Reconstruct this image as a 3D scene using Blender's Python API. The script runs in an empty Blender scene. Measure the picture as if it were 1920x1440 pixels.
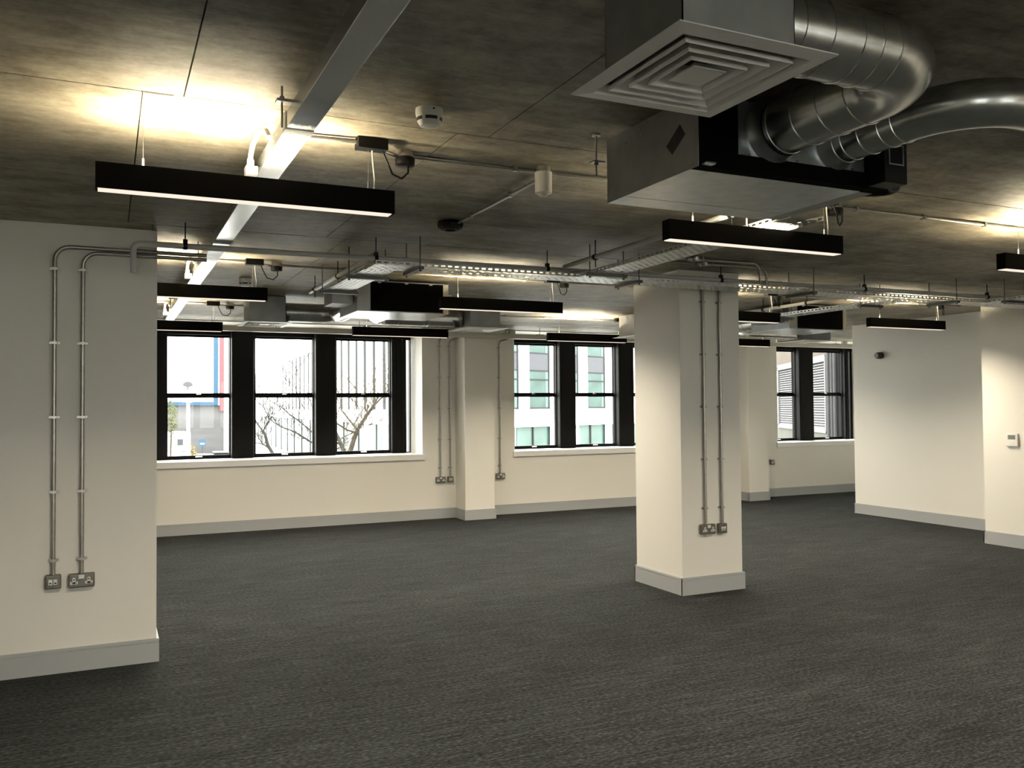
import bpy, bmesh, math, random
from mathutils import Vector, Matrix
random.seed(7)
PI = math.pi
S = bpy.context.scene
COL = S.collection

# ---------------------------------------------------------------- camera, sky, exposure
cam = bpy.data.objects.new('camera', bpy.data.cameras.new('camera'))
COL.objects.link(cam)
yaw, pit, roll = 0.435372525, 0.0259082028, -0.00812863827
fw = Vector((math.sin(yaw)*math.cos(pit), math.cos(yaw)*math.cos(pit), math.sin(pit)))
rt = Vector((math.cos(yaw), -math.sin(yaw), 0)); up = rt.cross(fw)
r2 = rt*math.cos(roll)+up*math.sin(roll); u2 = -rt*math.sin(roll)+up*math.cos(roll)
M = Matrix((r2, u2, -fw)).transposed().to_4x4(); M.translation = (0, 0, 1.6)
cam.matrix_world = M
cam.data.sensor_width = 36.0
cam.data.lens = 1630.16*36.0/1920.0
cam.data.clip_end = 600
S.camera = cam
S.view_settings.view_transform = 'Standard'
S.view_settings.look = 'None'
S.view_settings.gamma = 1.0
S.view_settings.use_curve_mapping = False
S.view_settings.exposure = 0.22
S.cycles.use_denoising = True
S.cycles.max_bounces = 10
S.cycles.diffuse_bounces = 6
S.cycles.glossy_bounces = 4
S.cycles.transparent_max_bounces = 12
S.cycles.caustics_reflective = False
S.cycles.caustics_refractive = False
S.cycles.sample_clamp_indirect = 8.0

SKY_STRENGTH = 14.0
UP_STRENGTH = 350.0
LENS_STRENGTH = 0.98
DOWN_WATTS = 39.0
W = bpy.data.worlds.new('overcast_sky'); S.world = W
W.use_nodes = True
nt = W.node_tree; nt.nodes.clear()
tc = nt.nodes.new('ShaderNodeTexCoord'); sx = nt.nodes.new('ShaderNodeSeparateXYZ')
cr = nt.nodes.new('ShaderNodeValToRGB')
cr.color_ramp.elements[0].position = 0.0; cr.color_ramp.elements[0].color = (0.88, 0.87, 0.82, 1)
cr.color_ramp.elements[1].position = 1.0; cr.color_ramp.elements[1].color = (1.0, 0.985, 0.94, 1)
bg = nt.nodes.new('ShaderNodeBackground'); bg.inputs['Strength'].default_value = SKY_STRENGTH
wo = nt.nodes.new('ShaderNodeOutputWorld')
nt.links.new(tc.outputs['Generated'], sx.inputs[0]); nt.links.new(sx.outputs['Z'], cr.inputs[0])
nt.links.new(cr.outputs[0], bg.inputs['Color']); nt.links.new(bg.outputs[0], wo.inputs[0])

# ---------------------------------------------------------------- materials
def new_mat(name):
    m = bpy.data.materials.new(name); m.use_nodes = True
    n = m.node_tree.nodes; b = n['Principled BSDF']
    return m, m.node_tree, b

def pm(name, col, rough=0.5, metal=0.0, var=0.0, scale=5.0, stretch=(1, 1, 1), bump=0.0, bscale=60.0, spec=0.5, emit=None, estr=0.0):
    m, t, b = new_mat(name)
    b.inputs['Base Color'].default_value = (*col, 1); b.inputs['Roughness'].default_value = rough
    b.inputs['Metallic'].default_value = metal; b.inputs['Specular IOR Level'].default_value = spec
    if emit:
        b.inputs['Emission Color'].default_value = (*emit, 1); b.inputs['Emission Strength'].default_value = estr
    if var or bump:
        tc = t.nodes.new('ShaderNodeTexCoord'); mp = t.nodes.new('ShaderNodeMapping')
        mp.inputs['Scale'].default_value = stretch
        t.links.new(tc.outputs['Object'], mp.inputs[0])
    if var:
        n = t.nodes.new('ShaderNodeTexNoise'); n.inputs['Scale'].default_value = scale; n.inputs['Detail'].default_value = 5
        r = t.nodes.new('ShaderNodeValToRGB')
        r.color_ramp.elements[0].position = 0.3; r.color_ramp.elements[1].position = 0.7
        r.color_ramp.elements[0].color = (*[c*(1-var) for c in col], 1)
        r.color_ramp.elements[1].color = (*[min(1, c*(1+var)) for c in col], 1)
        t.links.new(mp.outputs[0], n.inputs['Vector']); t.links.new(n.outputs['Fac'], r.inputs[0])
        t.links.new(r.outputs[0], b.inputs['Base Color'])
    if bump:
        n = t.nodes.new('ShaderNodeTexNoise'); n.inputs['Scale'].default_value = bscale; n.inputs['Detail'].default_value = 3
        bp = t.nodes.new('ShaderNodeBump'); bp.inputs['Strength'].default_value = bump; bp.inputs['Distance'].default_value = 0.01
        t.links.new(mp.outputs[0], n.inputs['Vector']); t.links.new(n.outputs['Fac'], bp.inputs['Height'])
        t.links.new(bp.outputs[0], b.inputs['Normal'])
    return m

def concrete_mat():
    m, t, b = new_mat('board_marked_concrete')
    N = t.nodes.new; L = t.links.new
    tc = N('ShaderNodeTexCoord')
    ge = N('ShaderNodeNewGeometry')
    def noise(scale, stretch, detail=6, rough=0.6, rot=0.0):
        mp = N('ShaderNodeMapping'); mp.inputs['Scale'].default_value = stretch; mp.inputs['Rotation'].default_value = (0, 0, rot)
        n = N('ShaderNodeTexNoise'); n.inputs['Scale'].default_value = scale; n.inputs['Detail'].default_value = detail; n.inputs['Roughness'].default_value = rough
        L(ge.outputs['Position'], mp.inputs[0]); L(mp.outputs[0], n.inputs['Vector']); return n.outputs['Fac']
    big = noise(0.55, (1, 1, 1), 5, 0.65)
    mid = noise(3.2, (1, 1.3, 1), 7, 0.7)
    grain = noise(7.0, (0.45, 2.4, 1), 6, 0.7, 0.8)
    fine = noise(34.0, (1, 1, 1), 3, 0.6)
    def math_(op, a, c, v=None):
        n = N('ShaderNodeMath'); n.operation = op
        if hasattr(a, 'links'): L(a, n.inputs[0])
        else: n.inputs[0].default_value = a
        if hasattr(c, 'links'): L(c, n.inputs[1])
        else: n.inputs[1].default_value = c
        return n.outputs[0]
    s = math_('ADD', math_('MULTIPLY', big, 0.30), math_('MULTIPLY', mid, 0.38))
    s = math_('ADD', s, math_('MULTIPLY', grain, 0.22)); s = math_('ADD', s, math_('MULTIPLY', fine, 0.10))
    r = N('ShaderNodeValToRGB'); e = r.color_ramp.elements
    e[0].position = 0.40; e[0].color = (0.085, 0.075, 0.055, 1)
    e[1].position = 0.62; e[1].color = (0.46, 0.425, 0.34, 1)
    k = e.new(0.475); k.color = (0.205, 0.185, 0.140, 1)
    k = e.new(0.53); k.color = (0.305, 0.28, 0.215, 1)
    L(s, r.inputs[0]); L(r.outputs[0], b.inputs['Base Color'])
    rr = N('ShaderNodeMapRange'); rr.inputs[3].default_value = 0.42; rr.inputs[4].default_value = 0.75
    L(mid, rr.inputs[0]); L(rr.outputs[0], b.inputs['Roughness'])
    b.inputs['Specular IOR Level'].default_value = 0.35
    bp = N('ShaderNodeBump'); bp.inputs['Strength'].default_value = 0.25; bp.inputs['Distance'].default_value = 0.004
    L(s, bp.inputs['Height']); L(bp.outputs[0], b.inputs['Normal'])
    return m

def carpet_mat():
    m, t, b = new_mat('charcoal_loop_carpet')
    N = t.nodes.new; L = t.links.new
    ge = N('ShaderNodeNewGeometry')
    def noise(scale, stretch, detail=3, rough=0.6):
        mp = N('ShaderNodeMapping'); mp.inputs['Scale'].default_value = stretch
        n = N('ShaderNodeTexNoise'); n.inputs['Scale'].default_value = scale; n.inputs['Detail'].default_value = detail; n.inputs['Roughness'].default_value = rough
        L(ge.outputs['Position'], mp.inputs[0]); L(mp.outputs[0], n.inputs['Vector']); return n.outputs['Fac']
    loop = noise(115, (0.32, 1.0, 1), 2, 0.6)
    rib = noise(30, (0.10, 1.6, 1), 4, 0.7)
    patch = noise(2.2, (0.5, 1.3, 1), 4, 0.6)
    def mul(a, v):
        n = N('ShaderNodeMath'); n.operation = 'MULTIPLY'; L(a, n.inputs[0]); n.inputs[1].default_value = v; return n.outputs[0]
    def add(a, c):
        n = N('ShaderNodeMath'); n.operation = 'ADD'; L(a, n.inputs[0]); L(c, n.inputs[1]); return n.outputs[0]
    s = add(add(mul(loop, 0.56), mul(rib, 0.36)), mul(patch, 0.10))
    r = N('ShaderNodeValToRGB'); e = r.color_ramp.elements
    e[0].position = 0.39; e[0].color = (0.0030, 0.0035, 0.0036, 1)
    e[1].position = 0.66; e[1].color = (0.066, 0.074, 0.074, 1)
    k = e.new(0.5); k.color = (0.0152, 0.0176, 0.0178, 1)
    L(s, r.inputs[0]); L(r.outputs[0], b.inputs['Base Color'])
    b.inputs['Roughness'].default_value = 0.95; b.inputs['Specular IOR Level'].default_value = 0.05
    b.inputs['Sheen Weight'].default_value = 0.03; b.inputs['Sheen Roughness'].default_value = 0.5
    bp = N('ShaderNodeBump'); bp.inputs['Strength'].default_value = 0.5; bp.inputs['Distance'].default_value = 0.004
    L(s, bp.inputs['Height']); L(bp.outputs[0], b.inputs['Normal'])
    return m

def glass_mat(name, tint, refl):
    m = bpy.data.materials.new(name); m.use_nodes = True
    t = m.node_tree; t.nodes.clear()
    tr = t.nodes.new('ShaderNodeBsdfTransparent'); tr.inputs[0].default_value = (*tint, 1)
    gl = t.nodes.new('ShaderNodeBsdfGlossy'); gl.inputs['Roughness'].default_value = 0.01
    fr = t.nodes.new('ShaderNodeLayerWeight'); fr.inputs[0].default_value = 0.5
    pw = t.nodes.new('ShaderNodeMath'); pw.operation = 'POWER'; pw.inputs[1].default_value = 4.0
    mu = t.nodes.new('ShaderNodeMath'); mu.operation = 'MULTIPLY_ADD'; mu.inputs[1].default_value = refl; mu.inputs[2].default_value = 0.006
    t.links.new(fr.outputs['Facing'], pw.inputs[0])
    mx = t.nodes.new('ShaderNodeMixShader'); o = t.nodes.new('ShaderNodeOutputMaterial')
    t.links.new(pw.outputs[0], mu.inputs[0]); t.links.new(mu.outputs[0], mx.inputs[0])
    t.links.new(tr.outputs[0], mx.inputs[1]); t.links.new(gl.outputs[0], mx.inputs[2]); t.links.new(mx.outputs[0], o.inputs[0])
    return m

def emit_mat(name, col, strength):
    m = bpy.data.materials.new(name); m.use_nodes = True
    t = m.node_tree; t.nodes.clear()
    e = t.nodes.new('ShaderNodeEmission'); e.inputs[0].default_value = (*col, 1); e.inputs[1].default_value = strength
    o = t.nodes.new('ShaderNodeOutputMaterial'); t.links.new(e.outputs[0], o.inputs[0])
    return m

CONC = concrete_mat()
CARP = carpet_mat()
PAINT = pm('white_wall_paint', (0.81, 0.785, 0.715), 0.55, bump=0.03, bscale=180, spec=0.3)
SKIRT = pm('grey_skirting_paint', (0.40, 0.415, 0.42), 0.4)
SILLM = pm('white_sill_paint', (0.84, 0.83, 0.80), 0.3)
BLKF = pm('black_window_paint', (0.0045, 0.0045, 0.004), 0.55, spec=0.10)
BLK = pm('black_powder_coat', (0.0028, 0.0028, 0.0026), 0.7, spec=0.04)
BLKP = pm('black_plastic', (0.006, 0.006, 0.006), 0.5, spec=0.2)
FOAM = pm('black_foam_insulation', (0.003, 0.003, 0.003), 0.9, spec=0.03)
GALV = pm('galvanised_sheet', (0.42, 0.45, 0.46), 0.28, 0.9, var=0.14, scale=14)
GALVD = pm('dull_galvanised_sheet', (0.33, 0.345, 0.34), 0.5, 0.6, var=0.12, scale=9)
DUCT = pm('spiral_duct_metal', (0.56, 0.575, 0.565), 0.26, 0.97, var=0.12, scale=24)
TRAYM = pm('cable_tray_metal', (0.70, 0.72, 0.72), 0.40, 0.8, var=0.1, scale=30)
COND = pm('galvanised_conduit', (0.42, 0.40, 0.36), 0.36, 0.85, var=0.1, scale=40)
TRUNK = pm('grey_trunking_metal', (0.62, 0.64, 0.64), 0.24, 0.85, var=0.05, scale=4)
BEIGE = pm('cream_trunking_paint', (0.66, 0.63, 0.55), 0.4)
PVC = pm('grey_white_pipe', (0.58, 0.575, 0.55), 0.4)
WHT = pm('white_plastic', (0.78, 0.77, 0.73), 0.35)
WHTP = pm('white_powder_coat', (0.88, 0.87, 0.83), 0.42)
PLATE = pm('brushed_socket_plate', (0.20, 0.19, 0.165), 0.42, 0.8)
SLOT = pm('dark_slot', (0.01, 0.01, 0.01), 0.6)
CHROM = pm('bright_steel', (0.72, 0.72, 0.70), 0.22, 1.0)
STRUT = pm('shaded_strut_steel', (0.13, 0.13, 0.125), 0.5, 0.6)  # unlit look of the tray struts put into a darker steel colour
ROD = pm('threaded_rod_steel', (0.40, 0.40, 0.38), 0.4, 0.9)
CABLE = pm('clear_white_cable', (0.70, 0.67, 0.60), 0.4)
REDD = pm('dark_red_plastic', (0.06, 0.012, 0.010), 0.3)
LCD = pm('grey_display', (0.16, 0.17, 0.14), 0.2)
GLASS = glass_mat('window_glass', (0.98, 0.99, 0.985), 0.6)
LENS = emit_mat('opal_lens', (0.96, 0.80, 0.66), LENS_STRENGTH)
UPL = emit_mat('upward_led_strip', (1.0, 0.84, 0.57), UP_STRENGTH)
# outside
STREET = pm('pale_street', (0.42, 0.42, 0.41), 0.8, var=0.1, scale=0.3, spec=0.08)
WBLD = pm('white_render', (0.86, 0.87, 0.86), 0.7, spec=0.08)
CBLD = pm('cream_cladding', (0.86, 0.85, 0.80), 0.7, spec=0.08)
GGL = pm('green_tinted_glazing', (0.0361, 0.0606, 0.0555), 0.25, var=0.25, scale=0.8, spec=0.08)
GGL2 = pm('pale_green_glazing', (0.0645, 0.0968, 0.0877), 0.25, var=0.2, scale=0.5, spec=0.08)
SPAN = pm('grey_spandrel', (0.0452, 0.0477, 0.0542), 0.4, spec=0.08)
GFR = pm('grey_window_frame', (0.0168, 0.0181, 0.0193), 0.5, spec=0.08)
GREYW = pm('grey_block_wall', (0.0709, 0.0709, 0.0722), 0.8, var=0.18, scale=0.6, stretch=(0.2, 0.2, 2), spec=0.08)
BLUE = pm('blue_sign_band', (0.0258, 0.0555, 0.0903), 0.5, spec=0.08)
RED = pm('red_sign_band', (0.1032, 0.0452, 0.0516), 0.5, spec=0.08)
SIGNW = pm('white_sign_panel', (0.88, 0.89, 0.89), 0.5, spec=0.08)
EMBL = pm('grey_emblem', (0.0387, 0.0413, 0.0452), 0.6, spec=0.08)
BARK = pm('pale_bark', (0.0387, 0.0323, 0.0232), 0.9, var=0.3, scale=6, spec=0.08)
BARKD = pm('grey_bark', (0.0258, 0.0245, 0.0232), 0.9, var=0.3, scale=6, spec=0.08)
LEAFY = pm('yellow_autumn_leaves', (0.0993, 0.0813, 0.0361), 0.8, spec=0.08)
LEAFG = pm('olive_leaves', (0.0593, 0.0645, 0.0310), 0.8, spec=0.08)
CARW = pm('white_car_paint', (0.85, 0.85, 0.85), 0.3, spec=0.08)
CARG = pm('car_window_glass', (0.0078, 0.0083, 0.0094), 0.2, spec=0.08)
TYRE = pm('tyre_rubber', (0.02, 0.02, 0.02), 0.8, spec=0.08)
BRICKP = pm('pinkish_stone', (0.0606, 0.0516, 0.0426), 0.8, var=0.08, scale=1.2, spec=0.08)
STONE = pm('pale_stone', (0.0606, 0.0606, 0.0529), 0.8, var=0.08, scale=1.2, spec=0.08)
LOUV = pm('pale_louvre_paint', (0.0851, 0.0864, 0.0877), 0.5, spec=0.08)
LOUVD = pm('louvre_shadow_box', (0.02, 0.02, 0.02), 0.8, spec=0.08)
PIPEG = pm('grey_downpipe', (0.0310, 0.0310, 0.0323), 0.5, var=0.15, scale=2, spec=0.08)
FINM = pm('pale_grey_fin', (0.0619, 0.0645, 0.0658), 0.5, spec=0.08)
DARKB = pm('dark_weathered_brick', (0.0142, 0.0142, 0.0135), 0.8, var=0.35, scale=3, spec=0.08)
BROWN = pm('brown_stone_pier', (0.0310, 0.0245, 0.0181), 0.8, var=0.12, scale=2, spec=0.08)

# ---------------------------------------------------------------- mesh helpers
class MB:
    def __init__(s, fr=None):
        s.v = []; s.f = []; s.fr = fr
    def add(s, vs, fs):
        k = len(s.v)
        if s.fr: vs = [s.fr(*p) for p in vs]
        s.v += [tuple(p) for p in vs]; s.f += [tuple(i+k for i in f) for f in fs]
        return s
    def box(s, x0, y0, z0, x1, y1, z1):
        x0, x1 = sorted((x0, x1)); y0, y1 = sorted((y0, y1)); z0, z1 = sorted((z0, z1))
        return s.add([(x0, y0, z0), (x1, y0, z0), (x1, y1, z0), (x0, y1, z0), (x0, y0, z1), (x1, y0, z1), (x1, y1, z1), (x0, y1, z1)],
                     [(0, 3, 2, 1), (4, 5, 6, 7), (0, 1, 5, 4), (1, 2, 6, 5), (2, 3, 7, 6), (3, 0, 4, 7)])
    def ring(s, c, d, r, n, ref=None):
        d = Vector(d).normalized()
        a = Vector(ref) if ref else (Vector((0, 0, 1)) if abs(d.z) < 0.9 else Vector((1, 0, 0)))
        u = d.cross(a).normalized(); w = d.cross(u)
        return [Vector(c)+r*(math.cos(2*PI*i/n)*u+math.sin(2*PI*i/n)*w) for i in range(n)]
    def tube(s, pts, r, n=10, caps=True, radii=None):
        pts = [Vector(p) for p in pts]; vs = []; fs = []; u = None
        for i, p in enumerate(pts):
            if i == 0: d = pts[1]-p
            elif i == len(pts)-1: d = p-pts[i-1]
            else: d = (pts[i+1]-p).normalized()+(p-pts[i-1]).normalized()
            d.normalize()
            if u is None:
                a = Vector((0, 0, 1)) if abs(d.z) < 0.9 else Vector((1, 0, 0)); u = d.cross(a).normalized()
            else:
                u = (u-d*u.dot(d)).normalized()
            w = d.cross(u); rr = radii[i] if radii else r
            vs += [p+rr*(math.cos(2*PI*k/n)*u+math.sin(2*PI*k/n)*w) for k in range(n)]
        for i in range(len(pts)-1):
            for k in range(n):
                fs.append((i*n+k, i*n+(k+1) % n, (i+1)*n+(k+1) % n, (i+1)*n+k))
        if caps:
            fs.append(tuple(reversed(range(n)))); fs.append(tuple((len(pts)-1)*n+k for k in range(n)))
        return s.add(vs, fs)
    def cyl(s, p0, p1, r, n=16, r1=None):
        return s.tube([p0, p1], r, n, True, [r, r if r1 is None else r1])
    def lathe(s, c, prof, n=24):   # prof: (radius, z) pairs, bottom to top
        vs = []; fs = []
        for r, z in prof:
            vs += [(c[0]+r*math.cos(2*PI*k/n), c[1]+r*math.sin(2*PI*k/n), c[2]+z) for k in range(n)]
        for i in range(len(prof)-1):
            for k in range(n): fs.append((i*n+k, i*n+(k+1) % n, (i+1)*n+(k+1) % n, (i+1)*n+k))
        fs.append(tuple(reversed(range(n)))); fs.append(tuple((len(prof)-1)*n+k for k in range(n)))
        return s.add(vs, fs)
    def prism(s, poly, axis, a, b):   # poly in the two other axes (cyclic order), extruded from a to b
        n = len(poly)
        def P(u, v, w): return {'X': (w, u, v), 'Y': (u, w, v), 'Z': (u, v, w)}[axis]
        vs = [P(u, v, a) for u, v in poly]+[P(u, v, b) for u, v in poly]
        fs = [tuple(range(n)), tuple(n+i for i in reversed(range(n)))]+[(i, n+i, n+(i+1) % n, (i+1) % n) for i in range(n)]
        return s.add(vs, fs)
    def build(s, name, mat, parent=None, smooth=False, bevel=0.0, segs=2, fix=True, **props):
        xs, ys, zs = zip(*s.v)
        c = Vector(((min(xs)+max(xs))/2, (min(ys)+max(ys))/2, min(zs)))
        me = bpy.data.meshes.new(name)
        me.from_pydata([Vector(p)-c for p in s.v], [], s.f)
        if fix:
            bm = bmesh.new(); bm.from_mesh(me); bmesh.ops.recalc_face_normals(bm, faces=bm.faces); bm.to_mesh(me); bm.free()
        me.materials.append(mat)
        o = bpy.data.objects.new(name, me); COL.objects.link(o)
        if smooth:
            for p in me.polygons: p.use_smooth = True
            try:
                me.set_sharp_from_angle(angle=0.7)
            except Exception: pass
        pl = Vector((0, 0, 0)); q = parent
        while q: pl += q.location; q = q.parent
        o.location = c-pl
        if parent: o.parent = parent
        if bevel:
            md = o.modifiers.new('edge', 'BEVEL'); md.width = bevel; md.segments = segs; md.limit_method = 'ANGLE'
        for k, v in props.items(): o[k] = v
        return o

def thing(name, loc, label, category, group=None, kind=None):
    o = bpy.data.objects.new(name, None); COL.objects.link(o); o.location = loc
    o.empty_display_size = 0.05
    o['label'] = label; o['category'] = category
    if group: o['group'] = group
    if kind: o['kind'] = kind
    return o

def tag(o, label, category, group=None):
    o['label'] = label; o['category'] = category
    if group: o['group'] = group
    return o

def copy_tree(o, parent=None):
    c = o.copy(); COL.objects.link(c)
    if parent: c.parent = parent
    for ch in [x for x in o.children]: copy_tree(ch, c)
    return c

def moved(o, d, label, group=None):
    c = copy_tree(o); c.location = o.location+Vector(d); c['label'] = label
    if group: c['group'] = group
    return c

def arc(c, r, a0, a1, n, plane):
    out = []
    for i in range(n+1):
        a = a0+(a1-a0)*i/n; x = r*math.cos(a); y = r*math.sin(a)
        out.append({'XY': (c[0]+x, c[1]+y, c[2]), 'XZ': (c[0]+x, c[1], c[2]+y), 'YZ': (c[0], c[1]+x, c[2]+y)}[plane])
    return out

STRUCT = dict(kind='structure')
CEIL = 2.75
YW = 11.82       # inner face of the window wall
YG = 12.40       # glass plane
SILL = 0.93

# ---------------------------------------------------------------- room shell
MB().box(-3.6, -5.4, -0.25, 13.6, 12.55, 0.0).build('floor', CARP, **STRUCT, label='charcoal grey ribbed loop carpet across the whole office floor', category='floor')
ceil = MB().box(-3.6, -5.4, CEIL+0.03, 13.6, 12.55, CEIL+0.35).build('ceiling', CONC, **STRUCT, label='exposed board-marked concrete ceiling slab with formwork joints', category='ceiling')
rows = [-5.4, -3.94, -1.5, 0.94, 3.38, 5.82, 8.26, 10.7, 12.55]
G = 0.0042
for i in range(len(rows)-1):
    off = (0.25, 0.11)[(i+1) % 2]
    xs = [-3.6]+[off+1.22*k for k in range(-3, 12) if -3.5 < off+1.22*k < 13.5]+[13.6]
    if i >= 1:
        xs = [x for j, x in enumerate(xs) if j % 2 == (i % 2) or x in (-3.6, 13.6) or abs(x-off) < 0.01]
    for x0, x1 in zip(xs[:-1], xs[1:]):
        MB().box(x0+0.0026, rows[i]+G, CEIL+random.uniform(-0.0008, 0.0008), x1-0.0026, rows[i+1]-G, CEIL+0.031).build('panel', CONC, ceil)

MB().box(0.105, 3.374, CEIL-0.0015, 0.215, 3.392, CEIL+0.001).build('joint_gap', pm('dark_joint', (0.03, 0.027, 0.022), 0.9), ceil)

# window wall with three openings
OP = [(0.35, 4.08), (5.535, 9.07), (10.60, 12.93)]
HEAD = 2.735
wb = MB()
edges = [-3.6]+[x for o in OP for x in o]+[13.6]
for i in range(0, len(edges), 2): wb.box(edges[i], YW, 0, edges[i+1], 12.55, CEIL+0.01)
for a, b in OP:
    wb.box(a, YW, 0, b, 12.55, 0.85); wb.box(a, YW, HEAD, b, 12.55, CEIL+0.01)
wb.build('wall_back', PAINT, **STRUCT, label='white painted window wall at the far end of the office', category='wall')
MB().box(4.585, 11.445, 0, 5.035, YW, CEIL+0.01).build('pilaster', PAINT, **STRUCT, label='white pilaster between the triple window and the middle window', category='pilaster')
MB().box(9.645, 11.445, 0, 10.06, YW, CEIL+0.01).build('pilaster', PAINT, **STRUCT, label='white pilaster just right of the column, beside the far right window', category='pilaster')
MB().box(-3.6, 6.015, 0, 0.286, 6.65, CEIL+0.01).build('wall_left', PAINT, **STRUCT, label='white wall pier at the left with two conduits running down it', category='wall')
MB().box(-3.6, -5.4, 0, -3.2, 12.0, CEIL+0.01).build('wall_side', PAINT, **STRUCT, label='white side wall beyond the left edge', category='wall')
RW = [(-2.2, -0.3), (2.0, 3.9), (6.0, 7.9)]  # rear openings added to let in fill daylight
fwm = MB(); ed = [-3.6]+[x for o in RW for x in o]+[13.6]
for i in range(0, len(ed), 2): fwm.box(ed[i], -5.4, 0, ed[i+1], -5.0, CEIL+0.01)
for a, b in RW: fwm.box(a, -5.4, 0, b, -5.0, 0.93); fwm.box(a, -5.4, 2.62, b, -5.0, CEIL+0.01)
fwm.build('wall_front', PAINT, **STRUCT, label='white wall behind the viewpoint', category='wall')
MB().box(9.955, 6.8, 0, 13.6, 9.485, CEIL+0.01).build('wall_right', PAINT, **STRUCT, label='white wall at the right carrying the red sounder', category='wall')
MB().box(9.08, -5.4, 0, 13.6, 6.755, CEIL+0.01).build('wall_right', PAINT, **STRUCT, label='white wall at the right edge carrying the thermostat', category='wall')
MB().box(13.0, 9.4, 0, 13.6, 12.0, CEIL+0.01).build('wall_end', PAINT, **STRUCT, label='white end wall hidden beyond the far right window', category='wall')
MB().box(4.39, 6.065, 0, 5.022, 6.765, CEIL+0.01).build('column', PAINT, bevel=0.004, **STRUCT, label='square white column standing free in the middle of the floor', category='column')

def skirting(name, segs, label):
    m = MB()
    for x0, y0, x1, y1, nx, ny in segs:     # wall line and the direction it faces
        for t, z0, z1 in ((0.016, 0.0, 0.122), (0.012, 0.122, 0.127), (0.016, 0.127, 0.139), (0.010, 0.139, 0.145)):
            if ny: m.box(x0-(t if x0 < x1 else 0), y0, z0, x1, y0+ny*t, z1)
            else: m.box(x0, y0, z0, x0+nx*t, y1, z1)
    return m.build(name, SKIRT, **STRUCT, label=label, category='skirting')
t = 0.016
skirting('baseboard_left', [(-3.2, 6.015, 0.286+t, 6.015, 0, -1), (0.286, 6.0, 0.286, 6.65, 1, 0)], 'grey skirting board along the foot of the left pier')
skirting('baseboard_back', [(-3.2, YW, 4.585, YW, 0, -1), (4.585, 11.43, 4.585, YW, -1, 0), (4.585, 11.445, 5.035+t, 11.445, 0, -1), (5.035, 11.43, 5.035, YW, 1, 0),
                            (5.035, YW, 9.645, YW, 0, -1), (9.645, 11.43, 9.645, YW, -1, 0), (9.645, 11.445, 10.06+t, 11.445, 0, -1), (10.06, 11.43, 10.06, YW, 1, 0), (10.06, YW, 13.0, YW, 0, -1)],
         'grey skirting board running along the window wall and round its pilasters')
skirting('baseboard_column', [(4.39, 6.065, 5.022+t, 6.065, 0, -1), (4.39, 6.765, 5.022+t, 6.765, 0, 1), (4.39, 6.05, 4.39, 6.78, -1, 0), (5.022, 6.05, 5.022, 6.78, 1, 0)], 'grey skirting board boxed round the foot of the column')
skirting('baseboard_right', [(9.955, 6.75, 9.955, 9.5, -1, 0), (9.955, 9.485, 13.0, 9.485, 0, 1)], 'grey skirting board below the red sounder')
skirting('baseboard_right', [(9.08, -5.0, 9.08, 6.77, -1, 0), (9.08, 6.755, 9.955, 6.755, 0, 1)], 'grey skirting board below the thermostat')

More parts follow.
